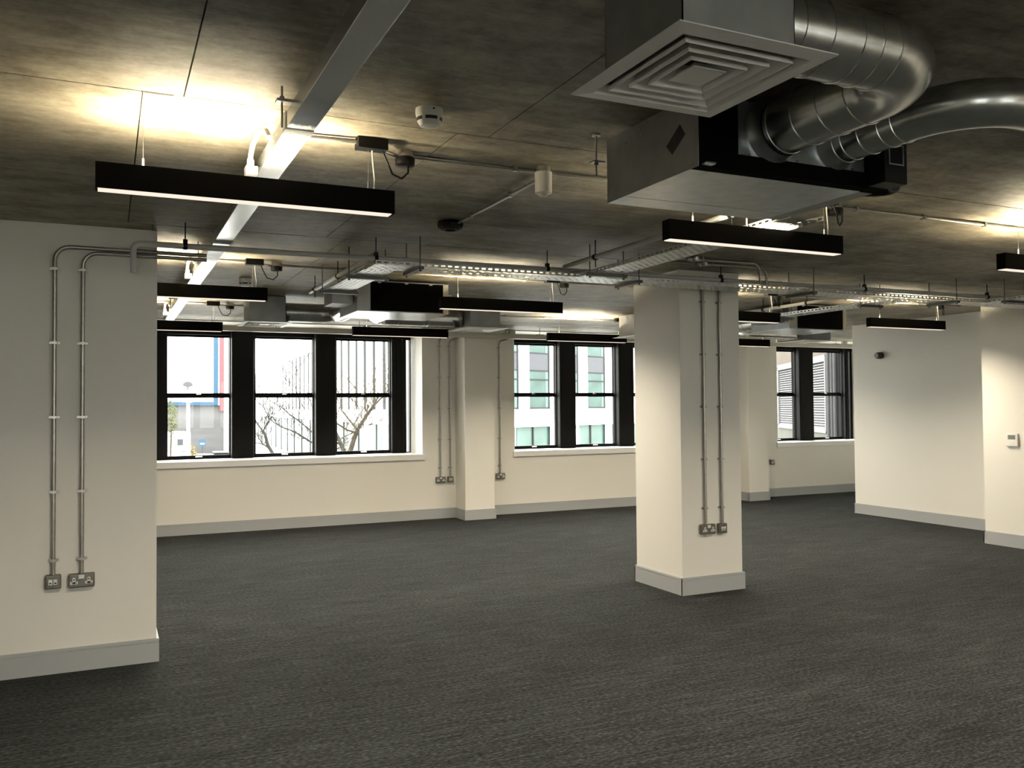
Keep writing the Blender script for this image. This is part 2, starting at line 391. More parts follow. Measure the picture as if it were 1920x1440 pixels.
# ---------------------------------------------------------------- windows
def window(n, op, panes, side, label):
    a, b = op
    w = thing('window_%d' % n, ((a+b)/2, YG, SILL), label, 'window', kind='structure')
    f = MB()
    zt = 2.60
    f.box(a, YG-0.06, zt, b, YG+0.04, HEAD)                       # head
    f.box(a, YG-0.05, SILL-0.03, b, YG+0.04, SILL+0.012)
    xs = [a]+[x for p in panes for x in p]+[side[0] if side else b]
    for i in range(0, len(xs), 2):
        f.box(xs[i], YG-0.05, SILL, xs[i+1], YG+0.03, zt)
    if side: f.box(side[1], YG-0.05, SILL, b, YG+0.03, zt)
    f.build('frame', BLKF, w)
    s = MB().box(a-0.03, YW-0.03, 0.85, b+0.03, YW, SILL).box(a, YW, 0.85, b, YG+0.02, SILL)
    s.build('window_sill', SILLM, w, bevel=0.004)
    for i in range(1, len(panes)):
        x0 = panes[i-1][1]+0.012; x1 = panes[i][0]-0.035
        o = MB().box(x0, YG-0.16, SILL, x1, YG, zt+0.05).build('mullion', BLKF, w, bevel=0.018, segs=3)
        MB().box(x0-0.008, YG-0.055, SILL, x0+0.03, YG-0.045, zt).build('trim', BLKF, o)
    if side:
        x0 = panes[-1][1]
        k = x0+0.012; o = MB().box(k, YG-0.12, SILL, side[0]-0.03, YG, zt+0.05).build('mullion', BLKF, w, bevel=0.012)
        for q in (0.28, 0.6):
            xx = k+(side[0]-k)*q; MB().box(xx, YG-0.132, SILL, xx+0.022, YG-0.118, zt).build('trim', BLKF, o, bevel=0.004)
        MB().box(side[0], YG+0.02, SILL, side[1], YG+0.026, zt).build('pane', GLASS, w)
    zm = 1.785
    for x0, x1 in panes:
        lo = MB()
        lo.box(x0, YG-0.03, SILL+0.012, x1, YG+0.01, SILL+0.048).box(x0, YG-0.03, zm-0.035, x1, YG+0.01, zm+0.008)
        lo.box(x0, YG-0.03, SILL, x0+0.008, YG+0.01, zm).box(x1-0.008, YG-0.03, SILL, x1, YG+0.01, zm)
        lo = lo.build('lower_sash', BLKF, w)
        MB().box(x0+0.006, YG-0.012, SILL+0.04, x1-0.006, YG-0.008, zm-0.03).build('pane', GLASS, lo)
        xc = (x0+x1)/2
        MB().box(xc-0.045, YG-0.05, SILL+0.022, xc+0.045, YG-0.03, SILL+0.040).box(xc-0.03, YG-0.062, SILL+0.030, xc+0.03, YG-0.05, SILL+0.040).build('sash_lift', CHROM, lo, bevel=0.003)
        hi = MB()
        hi.box(x0, YG+0.012, zm-0.012, x1, YG+0.03, zm+0.030).box(x0, YG+0.012, zt-0.03, x1, YG+0.03, zt)
        hi.box(x0, YG+0.012, zm, x0+0.006, YG+0.03, zt).box(x1-0.006, YG+0.012, zm, x1, YG+0.03, zt)
        hi = hi.build('upper_sash', BLKF, w)
        MB().box(x0+0.004, YG+0.020, zm+0.02, x1-0.004, YG+0.024, zt-0.02).build('pane', GLASS, hi)
        MB().box(xc-0.03, YG-0.025, zm+0.008, xc+0.03, YG+0.02, zm+0.020).cyl((xc, YG-0.012, zm+0.02), (xc, YG-0.012, zm+0.036), 0.012, 10).build('sash_catch', CHROM, lo)
        # small bright restrictor at the top of the jamb, as beside every pane
        MB().box(x1+0.014, YG-0.066, 2.50, x1+0.024, YG-0.05, 2.57).build('restrictor', CHROM, hi)
    return w
window(1, OP[0], [(0.713, 1.507), (1.846, 2.640), (2.976, 3.761)], (4.016, 4.070), 'black framed triple sash window at the left of the window wall')
window(2, OP[1], [(5.734, 6.524), (6.864, 7.625), (7.969, 8.75)], None, 'black framed sash window between the pilaster and the column')
window(3, OP[2], [(10.71, 11.504), (11.892, 12.666)], (12.765, 12.875), 'black framed sash window right of the column looking onto louvres')

for n, (a, b) in enumerate(RW):  # unseen windows, added so daylight brightens the pier and column
    w = thing('window_%d' % (n+4), ((a+b)/2, -5.2, SILL), 'unseen black framed window added behind the viewpoint for fill daylight, %s' % ('left', 'middle', 'right')[n], 'window', kind='structure')
    m = MB().box(a, -5.25, SILL, b, -5.15, SILL+0.05).box(a, -5.25, 2.57, b, -5.15, 2.62).box(a, -5.22, 1.76, b, -5.18, 1.80)
    for x in (a, (a*2+b)/3-0.1, (a+2*b)/3-0.1, b-0.06): m.box(x, -5.25, SILL, x+(0.06 if x in (a, b-0.06) else 0.2), -5.15, 2.60)
    m.build('frame', BLKF, w)
    MB().box(a+0.06, -5.203, SILL+0.05, b-0.06, -5.199, 2.57).build('pane', GLASS, w)

# ---------------------------------------------------------------- pendant lights
def pendant(x, y, label, group='black linear pendants in a grid'):
    t = thing('pendant_light', (x+0.58, y+0.03, 2.43), label, 'pendant light', group)
    L_, Wd, z0, z1 = 1.16, 0.062, 2.435, 2.53
    h = MB()
    for y0, y1 in ((y, y+0.006), (y+Wd-0.006, y+Wd)): h.box(x, y0, z0-0.004, x+L_, y1, z1)
    for x0, x1 in ((x, x+0.006), (x+L_-0.006, x+L_)): h.box(x0, y+0.006, z0-0.004, x1, y+Wd-0.006, z1)
    h.box(x+0.006, y+0.006, 2.46, x+L_-0.006, y+Wd-0.006, 2.510)
    h = h.build('housing', BLK, t)
    MB().box(x+0.008, y+0.004, z0-0.007, x+L_-0.014, y+Wd-0.004, z0+0.006).build('lens', LENS, t)
    MB().box(x+0.12, y+0.008, 2.511, x+L_-0.33, y+Wd-0.008, 2.5195).build('upward_strip', UPL, t)
    for xx, zz in ((x+0.165, CEIL), (x+L_-0.108, 2.7015)):
        MB().cyl((xx, y+0.03, 2.50), (xx, y+0.03, zz), 0.0012, 6).cyl((xx, y+0.03, 2.50), (xx, y+0.03, 2.565), 0.004, 8).build('suspension_wire', ROD, t)
    xx = x+L_-0.085
    MB().tube([(xx, y+0.03, 2.51), (xx+0.004, y+0.03, 2.58), (xx-0.004, y+0.03, 2.66), (xx-0.006, y+0.03, 2.7015)], 0.0038, 8).build('power_cable', CABLE, t, smooth=True)
    ld = bpy.data.lights.new('lamp', 'AREA'); ld.shape = 'RECTANGLE'; ld.size = 1.08; ld.size_y = 0.05
    ld.energy = DOWN_WATTS; ld.color = (1.0, 0.87, 0.68); ld.spread = math.radians(142)
    lo = bpy.data.objects.new('lamp', ld); COL.objects.link(lo); lo.parent = t; lo.location = (0, 0.001, -0.006)
    return t
PX = (-0.045, 2.535, 5.045, 7.46)
PY = (3.575, 6.85, 9.735)
PLAB = {(0, 0): 'black linear pendant light across the long cable trunking, nearest the left pier',
        (1, 0): 'black linear pendant light below the big ceiling unit, in front of the cable tray',
        (2, 0): 'black linear pendant light cut by the right edge, only its end showing',
        (3, 0): 'black linear pendant light washing the thermostat wall, out of the frame',
        (0, 1): 'black linear pendant light whose left end is hidden by the left pier',
        (1, 1): 'black linear pendant light below the middle of the cable tray, beside the black air unit',
        (2, 1): 'black linear pendant light half hidden behind the column, upper one',
        (3, 1): 'black linear pendant light in front of the wall with the red sounder',
        (0, 2): 'black linear pendant light at the top left of the triple window',
        (1, 2): 'black linear pendant light over the right end of the triple window',
        (2, 2): 'black linear pendant light over the middle window',
        (3, 2): 'black linear pendant light half hidden behind the column, lower one'}
PEND = {}
first = None
for j, y in enumerate(PY):
    for i, x in enumerate(PX):
        if (i, j) == (3, 0): continue
        if first is None: PEND[i, j] = first = pendant(x, y, PLAB[i, j])
        else: PEND[i, j] = moved(first, (x-PX[0], y-PY[0], 0), PLAB[i, j])
for i, x in enumerate(PX):  # two unseen pendant rows, added behind the viewpoint to brighten the room
    for j, y in enumerate((0.28, -3.0)):
        moved(first, (x-PX[0], y-PY[0], 0), 'unseen black linear pendant light added for fill %s behind the viewpoint, %s' % (('just', 'farther')[j], ('first from the left', 'second from the left', 'third from the left', 'beside the thermostat wall')[i]))

# ceiling gear boxes with their round junction boxes, one pair per pendant
def gear(x, y, label):
    t = thing('gear_box', (x+0.066, y+0.03, CEIL), label, 'gear box', 'gear boxes above the pendants')
    MB().box(x, y, 2.702, x+0.132, y+0.062, CEIL).build('body', BLKP, t, bevel=0.003)
    MB().cyl((x+0.105, y+0.05, 2.715), (x+0.21, y+0.14, 2.722), 0.010, 10).build('conduit_stub', COND, t, smooth=True)
    MB().tube([(x+0.115, y+0.03, 2.705), (x+0.13, y+0.02, 2.66), (x+0.16, y+0.04, 2.612), (x+0.215, y+0.08, 2.606), (x+0.25, y+0.095, 2.64), (x+0.253, y+0.102, 2.70)], 0.0042, 8).build('loop_cable', BLKP, t, smooth=True)
    return t
def rose(x, y, label):
    t = thing('junction_box', (x, y, CEIL), label, 'junction box', 'round ceiling junction boxes')
    MB().lathe((x, y, 0), [(0.030, 2.682), (0.043, 2.687), (0.045, 2.715), (0.041, 2.722)], 20).build('cap', BLKP, t, smooth=True)
    MB().lathe((x, y, 0), [(0.038, 2.722), (0.038, CEIL)], 20).build('base', COND, t, smooth=True)
    return t
GLAB = {(0, 0): 'right of the long trunking, near the smoke detector', (1, 0): 'hidden above the big ceiling unit', (2, 0): 'beyond the right edge in the front row', (3, 0): 'near the thermostat wall, out of frame',
        (0, 1): 'right of the long trunking in the second row', (1, 1): 'below the cable tray near its middle junction', (2, 1): 'behind the column near the tray', (3, 1): 'in front of the red sounder wall',
        (0, 2): 'beside the far end of the long trunking', (1, 2): 'above the right end of the triple window', (2, 2): 'left of the column over the middle window', (3, 2): 'over the far pilaster behind the column'}
g0 = r0 = None
for j, y in enumerate(PY):
    for i, x in enumerate(PX):
        if (i, j) == (3, 0): continue
        gx, gy = x+1.0, y-0.005
        if g0 is None:
            g0 = gear(gx, gy, 'black gear box on the ceiling '+GLAB[i, j]); r0 = rose(gx+0.253, gy+0.15, 'black round box with looped cable '+GLAB[i, j])
        else:
            d = (x-PX[0], y-PY[0], 0)
            moved(g0, d, 'black gear box on the ceiling '+GLAB[i, j]); moved(r0, d, 'black round box with looped cable '+GLAB[i, j])

# thin conduits along the ceiling
def conduit(path, r, label, saddles=(), group=None, mat=COND, name='conduit'):
    t = thing(name, path[0], label, 'conduit', group)
    MB().tube(path, r, 10).build('tube', mat, t, smooth=True)
    for p, ax in saddles:
        m = MB()
        p = Vector(p)
        if ax == 'ceil_x':      # conduit along X under the ceiling
            m.box(p.x-0.008, p.y-0.008, p.z, p.x+0.008, p.y+0.008, CEIL).box(p.x-0.009, p.y-r-0.003, p.z-r-0.003, p.x+0.009, p.y+r+0.003, p.z+r+0.002)
        elif ax == 'ceil_y':
            m.box(p.x-0.008, p.y-0.008, p.z, p.x+0.008, p.y+0.008, CEIL).box(p.x-r-0.003, p.y-0.009, p.z-r-0.003, p.x+r+0.003, p.y+0.009, p.z+r+0.002)
        else:                   # upright conduit on a wall facing -Y: saddle with two lugs on a spacer bar
            m.box(p.x-0.030, p.y+r+0.001, p.z-0.008, p.x+0.030, p.y+r+0.006, p.z+0.008)
            m.box(p.x-r-0.003, p.y-r-0.003, p.z-0.008, p.x+r+0.003, p.y+r+0.002, p.z+0.008)
            for sx in (-1, 1): m.cyl((p.x+sx*0.022, p.y+r-0.004, p.z), (p.x+sx*0.022, p.y+r+0.002, p.z), 0.007, 10)
        m.build('saddle', mat, t)
    return t
for j, y in enumerate(PY):
    z = 2.732
    lab = ('front', 'second', 'third')[j]
    yy = y+0.145
    conduit([(PX[0]+1.253, yy, z), (9.05, yy, z)], 0.0100, 'thin steel conduit along the ceiling above the %s row of pendants' % lab,
            [((x, yy, z), 'ceil_x') for x in [PX[0]+1.25+0.55*k for k in range(1, 14)]], 'ceiling conduits along the pendant rows')
    conduit([(0.69, y+0.055, z), (PX[0]+1.0, y+0.03, z)], 0.0100, 'short steel conduit from the long trunking to the gear box of the %s row' % lab, group='short conduits at the trunking')
    if j: conduit([(-3.1, y+0.085, z), (0.585, y+0.085, z)], 0.0090, 'thin steel conduit left of the long trunking in the %s row' % lab,
            [((x, y+0.085, z), 'ceil_x') for x in (-2.4, -1.6, -0.8)], 'conduits left of the trunking')
conduit([(1.945, 3.72, 2.732), (1.95, 3.80, 2.732), (1.95, 4.98, 2.732)], 0.0085, 'thin steel conduit branching from the front row to the flat black sensor',
        [((1.95, 4.2, 2.732), 'ceil_y'), ((1.95, 4.75, 2.732), 'ceil_y')])

# ---------------------------------------------------------------- long cable trunking on the left
tk = thing('cable_trunking', (0.64, 3.0, 2.627), 'long grey metal cable trunking running under the ceiling towards the triple window', 'trunking')
joints = [-4.9, -2.4, 0.25, 3.24, 5.55, 8.1, 10.95]
for a, b in zip(joints[:-1], joints[1:]):
    MB().box(0.59, a+0.002, 2.627, 0.69, b-0.002, 2.688).build('section', TRUNK, tk, bevel=0.0015)
for y in joints[1:-1]:
    MB().box(0.587, y-0.03, 2.624, 0.693, y+0.03, 2.690).build('coupler', GALVD, tk)
MB().box(0.586, 5.72, 2.623, 0.694, 5.80, 2.690).build('coupler', TRUNK, tk)
for y in (0.55, 3.13, 6.3, 9.2):
    m = MB().box(0.54, y-0.02, 2.690, 0.74, y+0.02, 2.700)
    for x in (0.56, 0.72): m.cyl((x, y, 2.60 if x < 0.6 else 2.68), (x, y, CEIL), 0.004, 8).cyl((x, y, 2.70), (x, y, 2.712), 0.009, 6)
    m.build('hanger', ROD, tk)
for y, k in ((3.86, 'front'), (7.12, 'second'), (10.02, 'third')):
    e = thing('conduit_elbow', (0.56, y, 2.64), 'cream conduit elbow and gland on the side of the trunking, %s row' % k, 'conduit elbow', 'elbows on the long trunking')
    MB().tube([(0.556, y, 2.635), (0.552, y-0.04, 2.685), (0.552, y-0.10, 2.716), (0.556, y-0.22, 2.728), (0.572, y-0.31, 2.714), (0.577, y-0.35, 2.676)], 0.011, 12).build('bend', PVC, e, smooth=True)
    MB().box(0.536, y-0.01, 2.612, 0.588, y+0.05, 2.650).cyl((0.556, y, 2.645), (0.555, y-0.02, 2.675), 0.016, 12).build('gland', PVC, e, bevel=0.003)

# ---------------------------------------------------------------- pier conduits and pipe
def socket_plate(x, y, z, double, label):
    w = 0.146 if double else 0.088
    t = thing('double_socket' if double else 'data_outlet', (x, y, z-0.043), label, 'socket' if double else 'data outlet')
    MB().box(x-w/2, y-0.042, z-0.043, x+w/2, y, z+0.043).build('back_box', PLATE, t, bevel=0.009, segs=3)
    yf = y-0.042
    if double:
        MB().box(x-0.016, yf-0.004, z+0.012, x+0.016, yf+0.001, z+0.036).box(x-0.014, yf-0.007, z+0.014, x-0.002, yf-0.003, z+0.034).box(x+0.002, yf-0.007, z+0.014, x+0.014, yf-0.003, z+0.034).build('switch', WHT, t)
        for s in (-1, 1):
            cx = x+s*0.041
            o = MB().box(cx-0.008, yf-0.003, z-0.018, cx+0.008, yf+0.001, z+0.020).box(cx-0.021, yf-0.003, z-0.020, cx+0.021, yf+0.001, z-0.004).build('outlet', WHT, t, bevel=0.001)
            MB().box(cx-0.003, yf-0.0036, z+0.004, cx+0.003, yf, z+0.014).box(cx-0.015, yf-0.0036, z-0.014, cx-0.008, yf, z-0.010).box(cx+0.008, yf-0.0036, z-0.014, cx+0.015, yf, z-0.010).build('slot', SLOT, o)
            MB().cyl((x+s*0.066, yf-0.002, z), (x+s*0.066, yf+0.001, z), 0.0035, 10).build('screw', CHROM, t)
    else:
        for s in (-1, 1):
            o = MB().box(x+s*0.0135-0.0105, yf-0.004, z-0.016, x+s*0.0135+0.0105, yf+0.001, z+0.016).build('module', WHT, t, bevel=0.001)
            MB().box(x+s*0.0135-0.006, yf-0.0046, z-0.010, x+s*0.0135+0.006, yf-0.003, z-0.002).build('port', SLOT, o)
            MB().cyl((x, yf-0.002, z+s*0.030), (x, yf+0.001, z+s*0.030), 0.0035, 10).build('screw', CHROM, t)
    return t
yp = 6.015
socket_plate(-0.297, yp, 0.559, False, 'brushed data outlet with two white modules on the left pier')
socket_plate(-0.142, yp, 0.555, True, 'brushed double socket on the left pier, below its right conduit')
SADP = (2.467, 2.012, 1.557, 1.102, 0.687)
yc = yp-0.022; R = 0.0125
for x, zt, xe, lab in ((-0.297, 2.606, 0.585, 'left of the two steel conduits on the left pier, bending right at the top'),
                       (-0.142, 2.577, 0.585, 'right of the two steel conduits on the left pier, bending right at the top')):
    conduit([(x, yc, 0.59)]+[(x, yc, zt-0.085)]+[(px, py, pz) for px, py, pz in arc((x+0.085, yc, zt-0.085), 0.085, PI, PI/2, 7, 'XZ')][1:]+[(xe, yc, zt)], R, lab,
            [((x, yc, z), 'wall') for z in SADP], 'conduits on the left pier')

pp = thing('waste_pipe', (0.137, 5.68, 2.42), 'long grey white pipe hung along the cable tray from the left pier to the right', 'pipe')
yw = 5.68
MB().tube([(0.137, yw, 2.423), (0.137, yw, 2.53)]+arc((0.177, yw, 2.562), 0.04, PI, PI/2, 6, 'XZ')+[(0.9, yw, 2.603), (2.9, yw, 2.610), (6.2, yw, 2.621), (9.05, yw, 2.628)], 0.0180, 14).build('tube', PVC, pp, smooth=True)
for x in (0.43, 1.638, 2.937, 4.526, 6.115, 7.733):
    z = 2.602+(x-0.2)*0.0031
    m = MB().lathe((0, 0, 0), [(0.0225, -0.012), (0.0225, 0.012)], 18)
    m.v = [(x+vz, yw+vy, z+vx) for vx, vy, vz in m.v]
    m.cyl((x, yw, z+0.02), (x, yw, CEIL), 0.004, 8).box(x-0.013, yw-0.012, z+0.02, x+0.013, yw+0.012, z+0.042)
    m.build('clip', BLKP, pp)
def ypipe(x, y0, y1, z, label, clips):
    t = thing('branch_pipe', (x, y0, z), label, 'pipe', 'branch pipes over the trays')
    MB().tube([(x, y0, z), (x, y1, z)], 0.0165, 12).build('tube', PVC, t, smooth=True)
    for y in clips:
        m = MB().cyl((x, y-0.012, z), (x, y+0.012, z), 0.022, 14).cyl((x, y, z+0.015), (x, y, CEIL), 0.004, 8).cyl((x, y, z-0.07), (x, y, z), 0.004, 8)
        m.build('clip', BLKP, t)
ypipe(1.63, 5.71, 7.75, 2.632, 'pale pipe running back over the left tray branch to the middle air unit', (6.72, 7.55))
ypipe(3.065, 2.9, 5.65, 2.632, 'grey pipe running from the main pipe towards the big ceiling unit', (3.75, 5.2))
ypipe(6.465, 5.71, 7.75, 2.632, 'cream pipe running back right of the column to the far air unit', (6.75, 7.4))

# ---------------------------------------------------------------- perforated cable trays
def tray(p0, p1, width, label, side=1):
    """tray base from p0 to p1 (axis aligned), the near or left edge on the line p0-p1"""
    p0 = Vector(p0); p1 = Vector(p1); d = (p1-p0); L_ = d.length; d.normalize(); n = Vector((-d.y, d.x, 0))*side
    t = thing('cable_tray', p0, label, 'cable tray', 'perforated cable trays')
    fr = lambda s, w, z: p0+d*s+n*w+Vector((0, 0, z))
    m = MB(fr)
    cell = 0.031; nc = int(L_/cell); cw = width/6.0
    for i in range(nc):
        s0 = i*L_/nc; s1 = (i+1)*L_/nc
        for j in range(6):
            w0 = j*cw; w1 = w0+cw
            if (i+j) % 2: 
                m.add([(s0, w0, 0), (s1, w0, 0), (s1, w1, 0), (s0, w1, 0)], [(0, 1, 2, 3)]); continue
            a, b, c, e = s0+0.004, s1-0.004, w0+cw*0.28, w1-cw*0.28
            m.add([(s0, w0, 0), (s1, w0, 0), (s1, w1, 0), (s0, w1, 0), (a, c, 0), (b, c, 0), (b, e, 0), (a, e, 0)],
                  [(0, 1, 5, 4), (1, 2, 6, 5), (2, 3, 7, 6), (3, 0, 4, 7)])
    m.build('base', TRAYM, t, fix=False)
    for w in (0.0, width):
        m = MB(fr); nf = int(L_/0.05)
        for i in range(nf):
            s0 = i*L_/nf; s1 = (i+1)*L_/nf; a = s0+0.011; b = s1-0.011
            m.add([(s0, w, 0), (s1, w, 0), (s1, w, 0.028), (s0, w, 0.028), (a, w, 0.009), (b, w, 0.009), (b, w, 0.020), (a, w, 0.020)],
                  [(0, 1, 5, 4), (1, 2, 6, 5), (2, 3, 7, 6), (3, 0, 4, 7)])
        wi = w+(0.012 if w == 0 else -0.012)
        m.add([(0, w, 0.028), (L_, w, 0.028), (L_, wi, 0.028), (0, wi, 0.028)], [(0, 1, 2, 3)])
        m.build('side_flange', TRAYM, t, fix=False)
    k = max(2, int(L_/1.6)+1)
    for i in range(k):
        s = 0.3+(L_-0.5)*i/(k-1)
        m = MB(fr).box(s-0.02, -0.05, -0.024, s+0.02, width+0.05, -0.002)
        for w in (-0.03, width+0.03):
            m.add([Vector(x) for x in []], [])
            q = fr(s, w, 0); m2 = MB().cyl((q.x, q.y, q.z-0.035), (q.x, q.y, CEIL), 0.0042, 8).cyl((q.x, q.y, q.z-0.036), (q.x, q.y, q.z-0.026), 0.009, 6)
            kk = len(m.v); m.v += m2.v; m.f += [tuple(x+kk for x in f) for f in m2.f]
        m.build('hanger', STRUT, t)
    return t
TZ = 2.548
tray((1.60, 5.56, TZ), (9.05, 5.56, TZ), 0.235, 'main perforated cable tray crossing the room in front of the column')
tray((1.80, 5.80, TZ), (1.80, 7.15, TZ), 0.21, 'perforated cable tray branch running back at the left, over the air unit')
tray((3.36, 3.38, TZ), (3.36, 5.555, TZ), 0.22, 'perforated cable tray branch running towards the big ceiling unit')
tray((6.74, 5.80, TZ), (6.74, 7.50, TZ), 0.20, 'perforated cable tray branch running back right of the column')
tray((7.78, 4.1, TZ), (7.78, 5.555, TZ), 0.22, 'perforated cable tray branch at the right edge, running forward')

# ceiling conduits dropping onto the tray above the column
for k, (pts, lab) in enumerate((
        ([(3.9, 5.98, 2.735), (4.32, 6.02, 2.735), (4.62, 6.043, 2.735), (4.62, 6.043, 0.58)], 'left steel conduit on the column face'),
        ([(4.1, 6.0, 2.735), (4.5, 6.03, 2.735), (4.795, 6.043, 2.735), (4.795, 6.043, 0.58)], 'right steel conduit on the column face'))):
    x = (4.62, 4.795)[k]
    conduit([(x, 6.043, 0.58), (x, 6.043, 2.70)], 0.0125, lab+', running down to its outlet', [((x, 6.043, z), 'wall') for z in (2.483, 2.034, 1.585, 1.136, 0.72)], 'conduits on the column')
socket_plate(4.637, 6.065, 0.543, True, 'brushed double socket on the column')
socket_plate(4.790, 6.065, 0.541, False, 'brushed data outlet with two white modules on the column')
for k, (x, y, lab) in enumerate(((4.75, 5.47, 'left'), (4.95, 5.62, 'right'))):
    ct = conduit([(x-1.0, y+0.05, 2.73), (x-0.15, y, 2.73)]+arc((x-0.07, y, 2.66), 0.07, PI/2, 0, 6, 'XZ')+[(x, y, 2.575)], 0.011,
            '%s steel conduit arching down onto the tray before the column' % lab, [((x-0.55, y+0.02, 2.73), 'ceil_x')], 'arched conduits over the tray')
    b = MB().lathe((x-0.62, y+0.02, 0), [(0.032, 2.712), (0.034, 2.715), (0.034, 2.748)], 16).build('conduit_box', COND, ct, smooth=True)
    MB().cyl((x-0.70, y+0.02, 2.73), (x-0.54, y+0.02, 2.73), 0.014, 10).build('spout', COND, b, smooth=True)

# back wall conduits and sockets
ytr = 11.352      # high-level trunking
for x, lab, bend, dbl in ((4.343, 'left conduit', 2.60, True), (4.495, 'right conduit', 2.565, False), (5.285, 'single conduit right of the pilaster', 2.575, True)):
    y = YW-0.020
    p = [(x, y, 0.58), (x, y, bend-0.07)]+[(x, y-0.07+0.07*math.cos(a), bend-0.07+0.07*math.sin(a)) for a in [PI/2*i/6 for i in range(1, 7)]]+[(x, ytr+0.05, bend+0.02)]
    conduit(p, 0.0115, 'steel %s on the window wall, bending forward at the top' % lab, [((x, y, z), 'wall') for z in (2.48, 2.03, 1.58, 1.13, 0.725)], 'conduits on the window wall')
    socket_plate(x, YW, 0.556 if x < 5 else 0.570, dbl, 'brushed %s on the window wall %s' % ('double socket' if dbl else 'data outlet', 'left of the pilaster' if x < 5 else 'right of the pilaster'))
def single_socket():
    x, z = 10.45, 0.60
    t = thing('single_socket', (x, YW, z), 'small brushed single socket on the wall below the far right window', 'socket')
    MB().box(x-0.043, YW-0.04, z-0.043, x+0.043, YW, z+0.043).build('back_box', PLATE, t, bevel=0.008, segs=3)
    o = MB().box(x-0.012, YW-0.044, z-0.022, x+0.004, YW-0.039, z+0.016).box(x-0.024, YW-0.044, z-0.024, x+0.016, YW-0.039, z-0.008).build('outlet', WHT, t)
    MB().box(x+0.014, YW-0.045, z+0.004, x+0.030, YW-0.039, z+0.026).build('switch', WHT, t)
single_socket()

# high-level cream trunking in front of the windows
ht = thing('window_trunking', (4.5, ytr, 2.575), 'cream metal trunking hung high in front of the windows', 'trunking')
for a, b in ((0.36, 3.0), (3.0, 6.0), (6.0, 9.0), (9.0, 12.95)):
    MB().box(a+0.002, ytr, 2.578, b-0.002, ytr+0.06, 2.645).build('section', BEIGE, ht, bevel=0.002)
for x in (1.6, 3.05, 5.2, 5.75, 8.9, 11.55, 12.6):
    MB().cyl((x, ytr+0.03, 2.64), (x, ytr+0.03, CEIL), 0.005, 8).box(x-0.05, ytr-0.004, 2.645, x+0.05, ytr+0.064, 2.652).build('hanger', ROD, ht)
for x, lab in ((3.15, 'above the triple window'), (5.30, 'right of the pilaster'), (10.35, 'near the far pilaster'), (11.75, 'above the far right window')):
    t = thing('trunking_socket', (x, ytr, 2.65), 'small cream socket box on top of the high trunking '+lab, 'socket', 'socket boxes on the high trunking')
    MB().box(x-0.045, ytr+0.002, 2.653, x+0.045, ytr+0.058, 2.70).build('box', BEIGE, t, bevel=0.004)
    o = MB().box(x-0.032, ytr-0.003, 2.662, x+0.032, ytr+0.004, 2.692).build('faceplate', WHT, t)
    MB().box(x-0.02, ytr-0.005, 2.670, x-0.012, ytr, 2.684).box(x+0.012, ytr-0.005, 2.670, x+0.02, ytr, 2.684).build('slot', SLOT, o)

# ---------------------------------------------------------------- air conditioning
def diffuser(cx, cy, z, hx, hy, ph, label, zt=2.745):
    t = thing('ceiling_diffuser', (cx, cy, z), label, 'air diffuser', 'square four-way air diffusers')
    px, py = ph
    pb = MB()
    x0, x1, y0, y1 = cx-px, cx+px, cy-py, cy+py
    g = 0.003
    for b in ((x0, y0, x1, y0+g), (x0, y1-g, x1, y1), (x0, y0, x0+g, y1), (x1-g, y0, x1, y1)): pb.box(b[0], b[1], z+0.012, b[2], b[3], zt)
    pb.box(x0, y0, zt-g, x1, y1, zt)
    pb.build('plenum_box', GALVD, t)
    MB().box(x0+0.004, y0+0.004, zt-0.02, x1-0.004, y1-0.004, zt-0.004).build('plenum_lining', FOAM, t)
    def rect(h, k, zz): return [(cx-h[0]*k, cy-h[1]*k, zz), (cx+h[0]*k, cy-h[1]*k, zz), (cx+h[0]*k, cy+h[1]*k, zz), (cx-h[0]*k, cy+h[1]*k, zz)]
    def loft(rings, name, mat, closed=True):
        m = MB(); vs = []; fs = []
        for r in rings: vs += r
        n = len(rings)
        for i in range(n if closed else n-1):
            j = (i+1) % n
            for k in range(4): fs.append((i*4+k, i*4+(k+1) % 4, j*4+(k+1) % 4, j*4+k))
        m.add(vs, fs); return m.build(name, mat, t)
    h = (hx, hy)
    loft([rect(h, 1.0, z+0.003), rect(h, 1.0, z), rect(h, 0.815, z-0.004), rect(h, 0.775, z+0.014), rect(h, 0.775, z+0.02), rect(h, 0.83, z+0.012)], 'face_plate', WHTP)
    for ko, ki in ((0.685, 0.555), (0.52, 0.40), (0.365, 0.25)):
        loft([rect(h, ko+0.006, z+0.005), rect(h, ko+0.006, z-0.005), rect(h, ko-0.012, z-0.004), rect(h, ki, z+0.040), rect(h, ki, z+0.055), rect(h, ki+0.010, z+0.055), rect(h, ki+0.010, z+0.040)], 'louvre_blade', WHTP)
    m = MB(); r = rect(h, 0.215, z-0.002)+rect(h, 0.215, z+0.001)+rect(h, 0.12, z+0.022)
    m.add(r, [(0, 1, 2, 3), (0, 4, 5, 1), (1, 5, 6, 2), (2, 6, 7, 3), (3, 7, 4, 0), (4, 8, 9, 5), (5, 9, 10, 6), (6, 10, 11, 7), (7, 11, 8, 4), (8, 11, 10, 9)])
    m.build('centre_blade', WHTP, t)
    return t

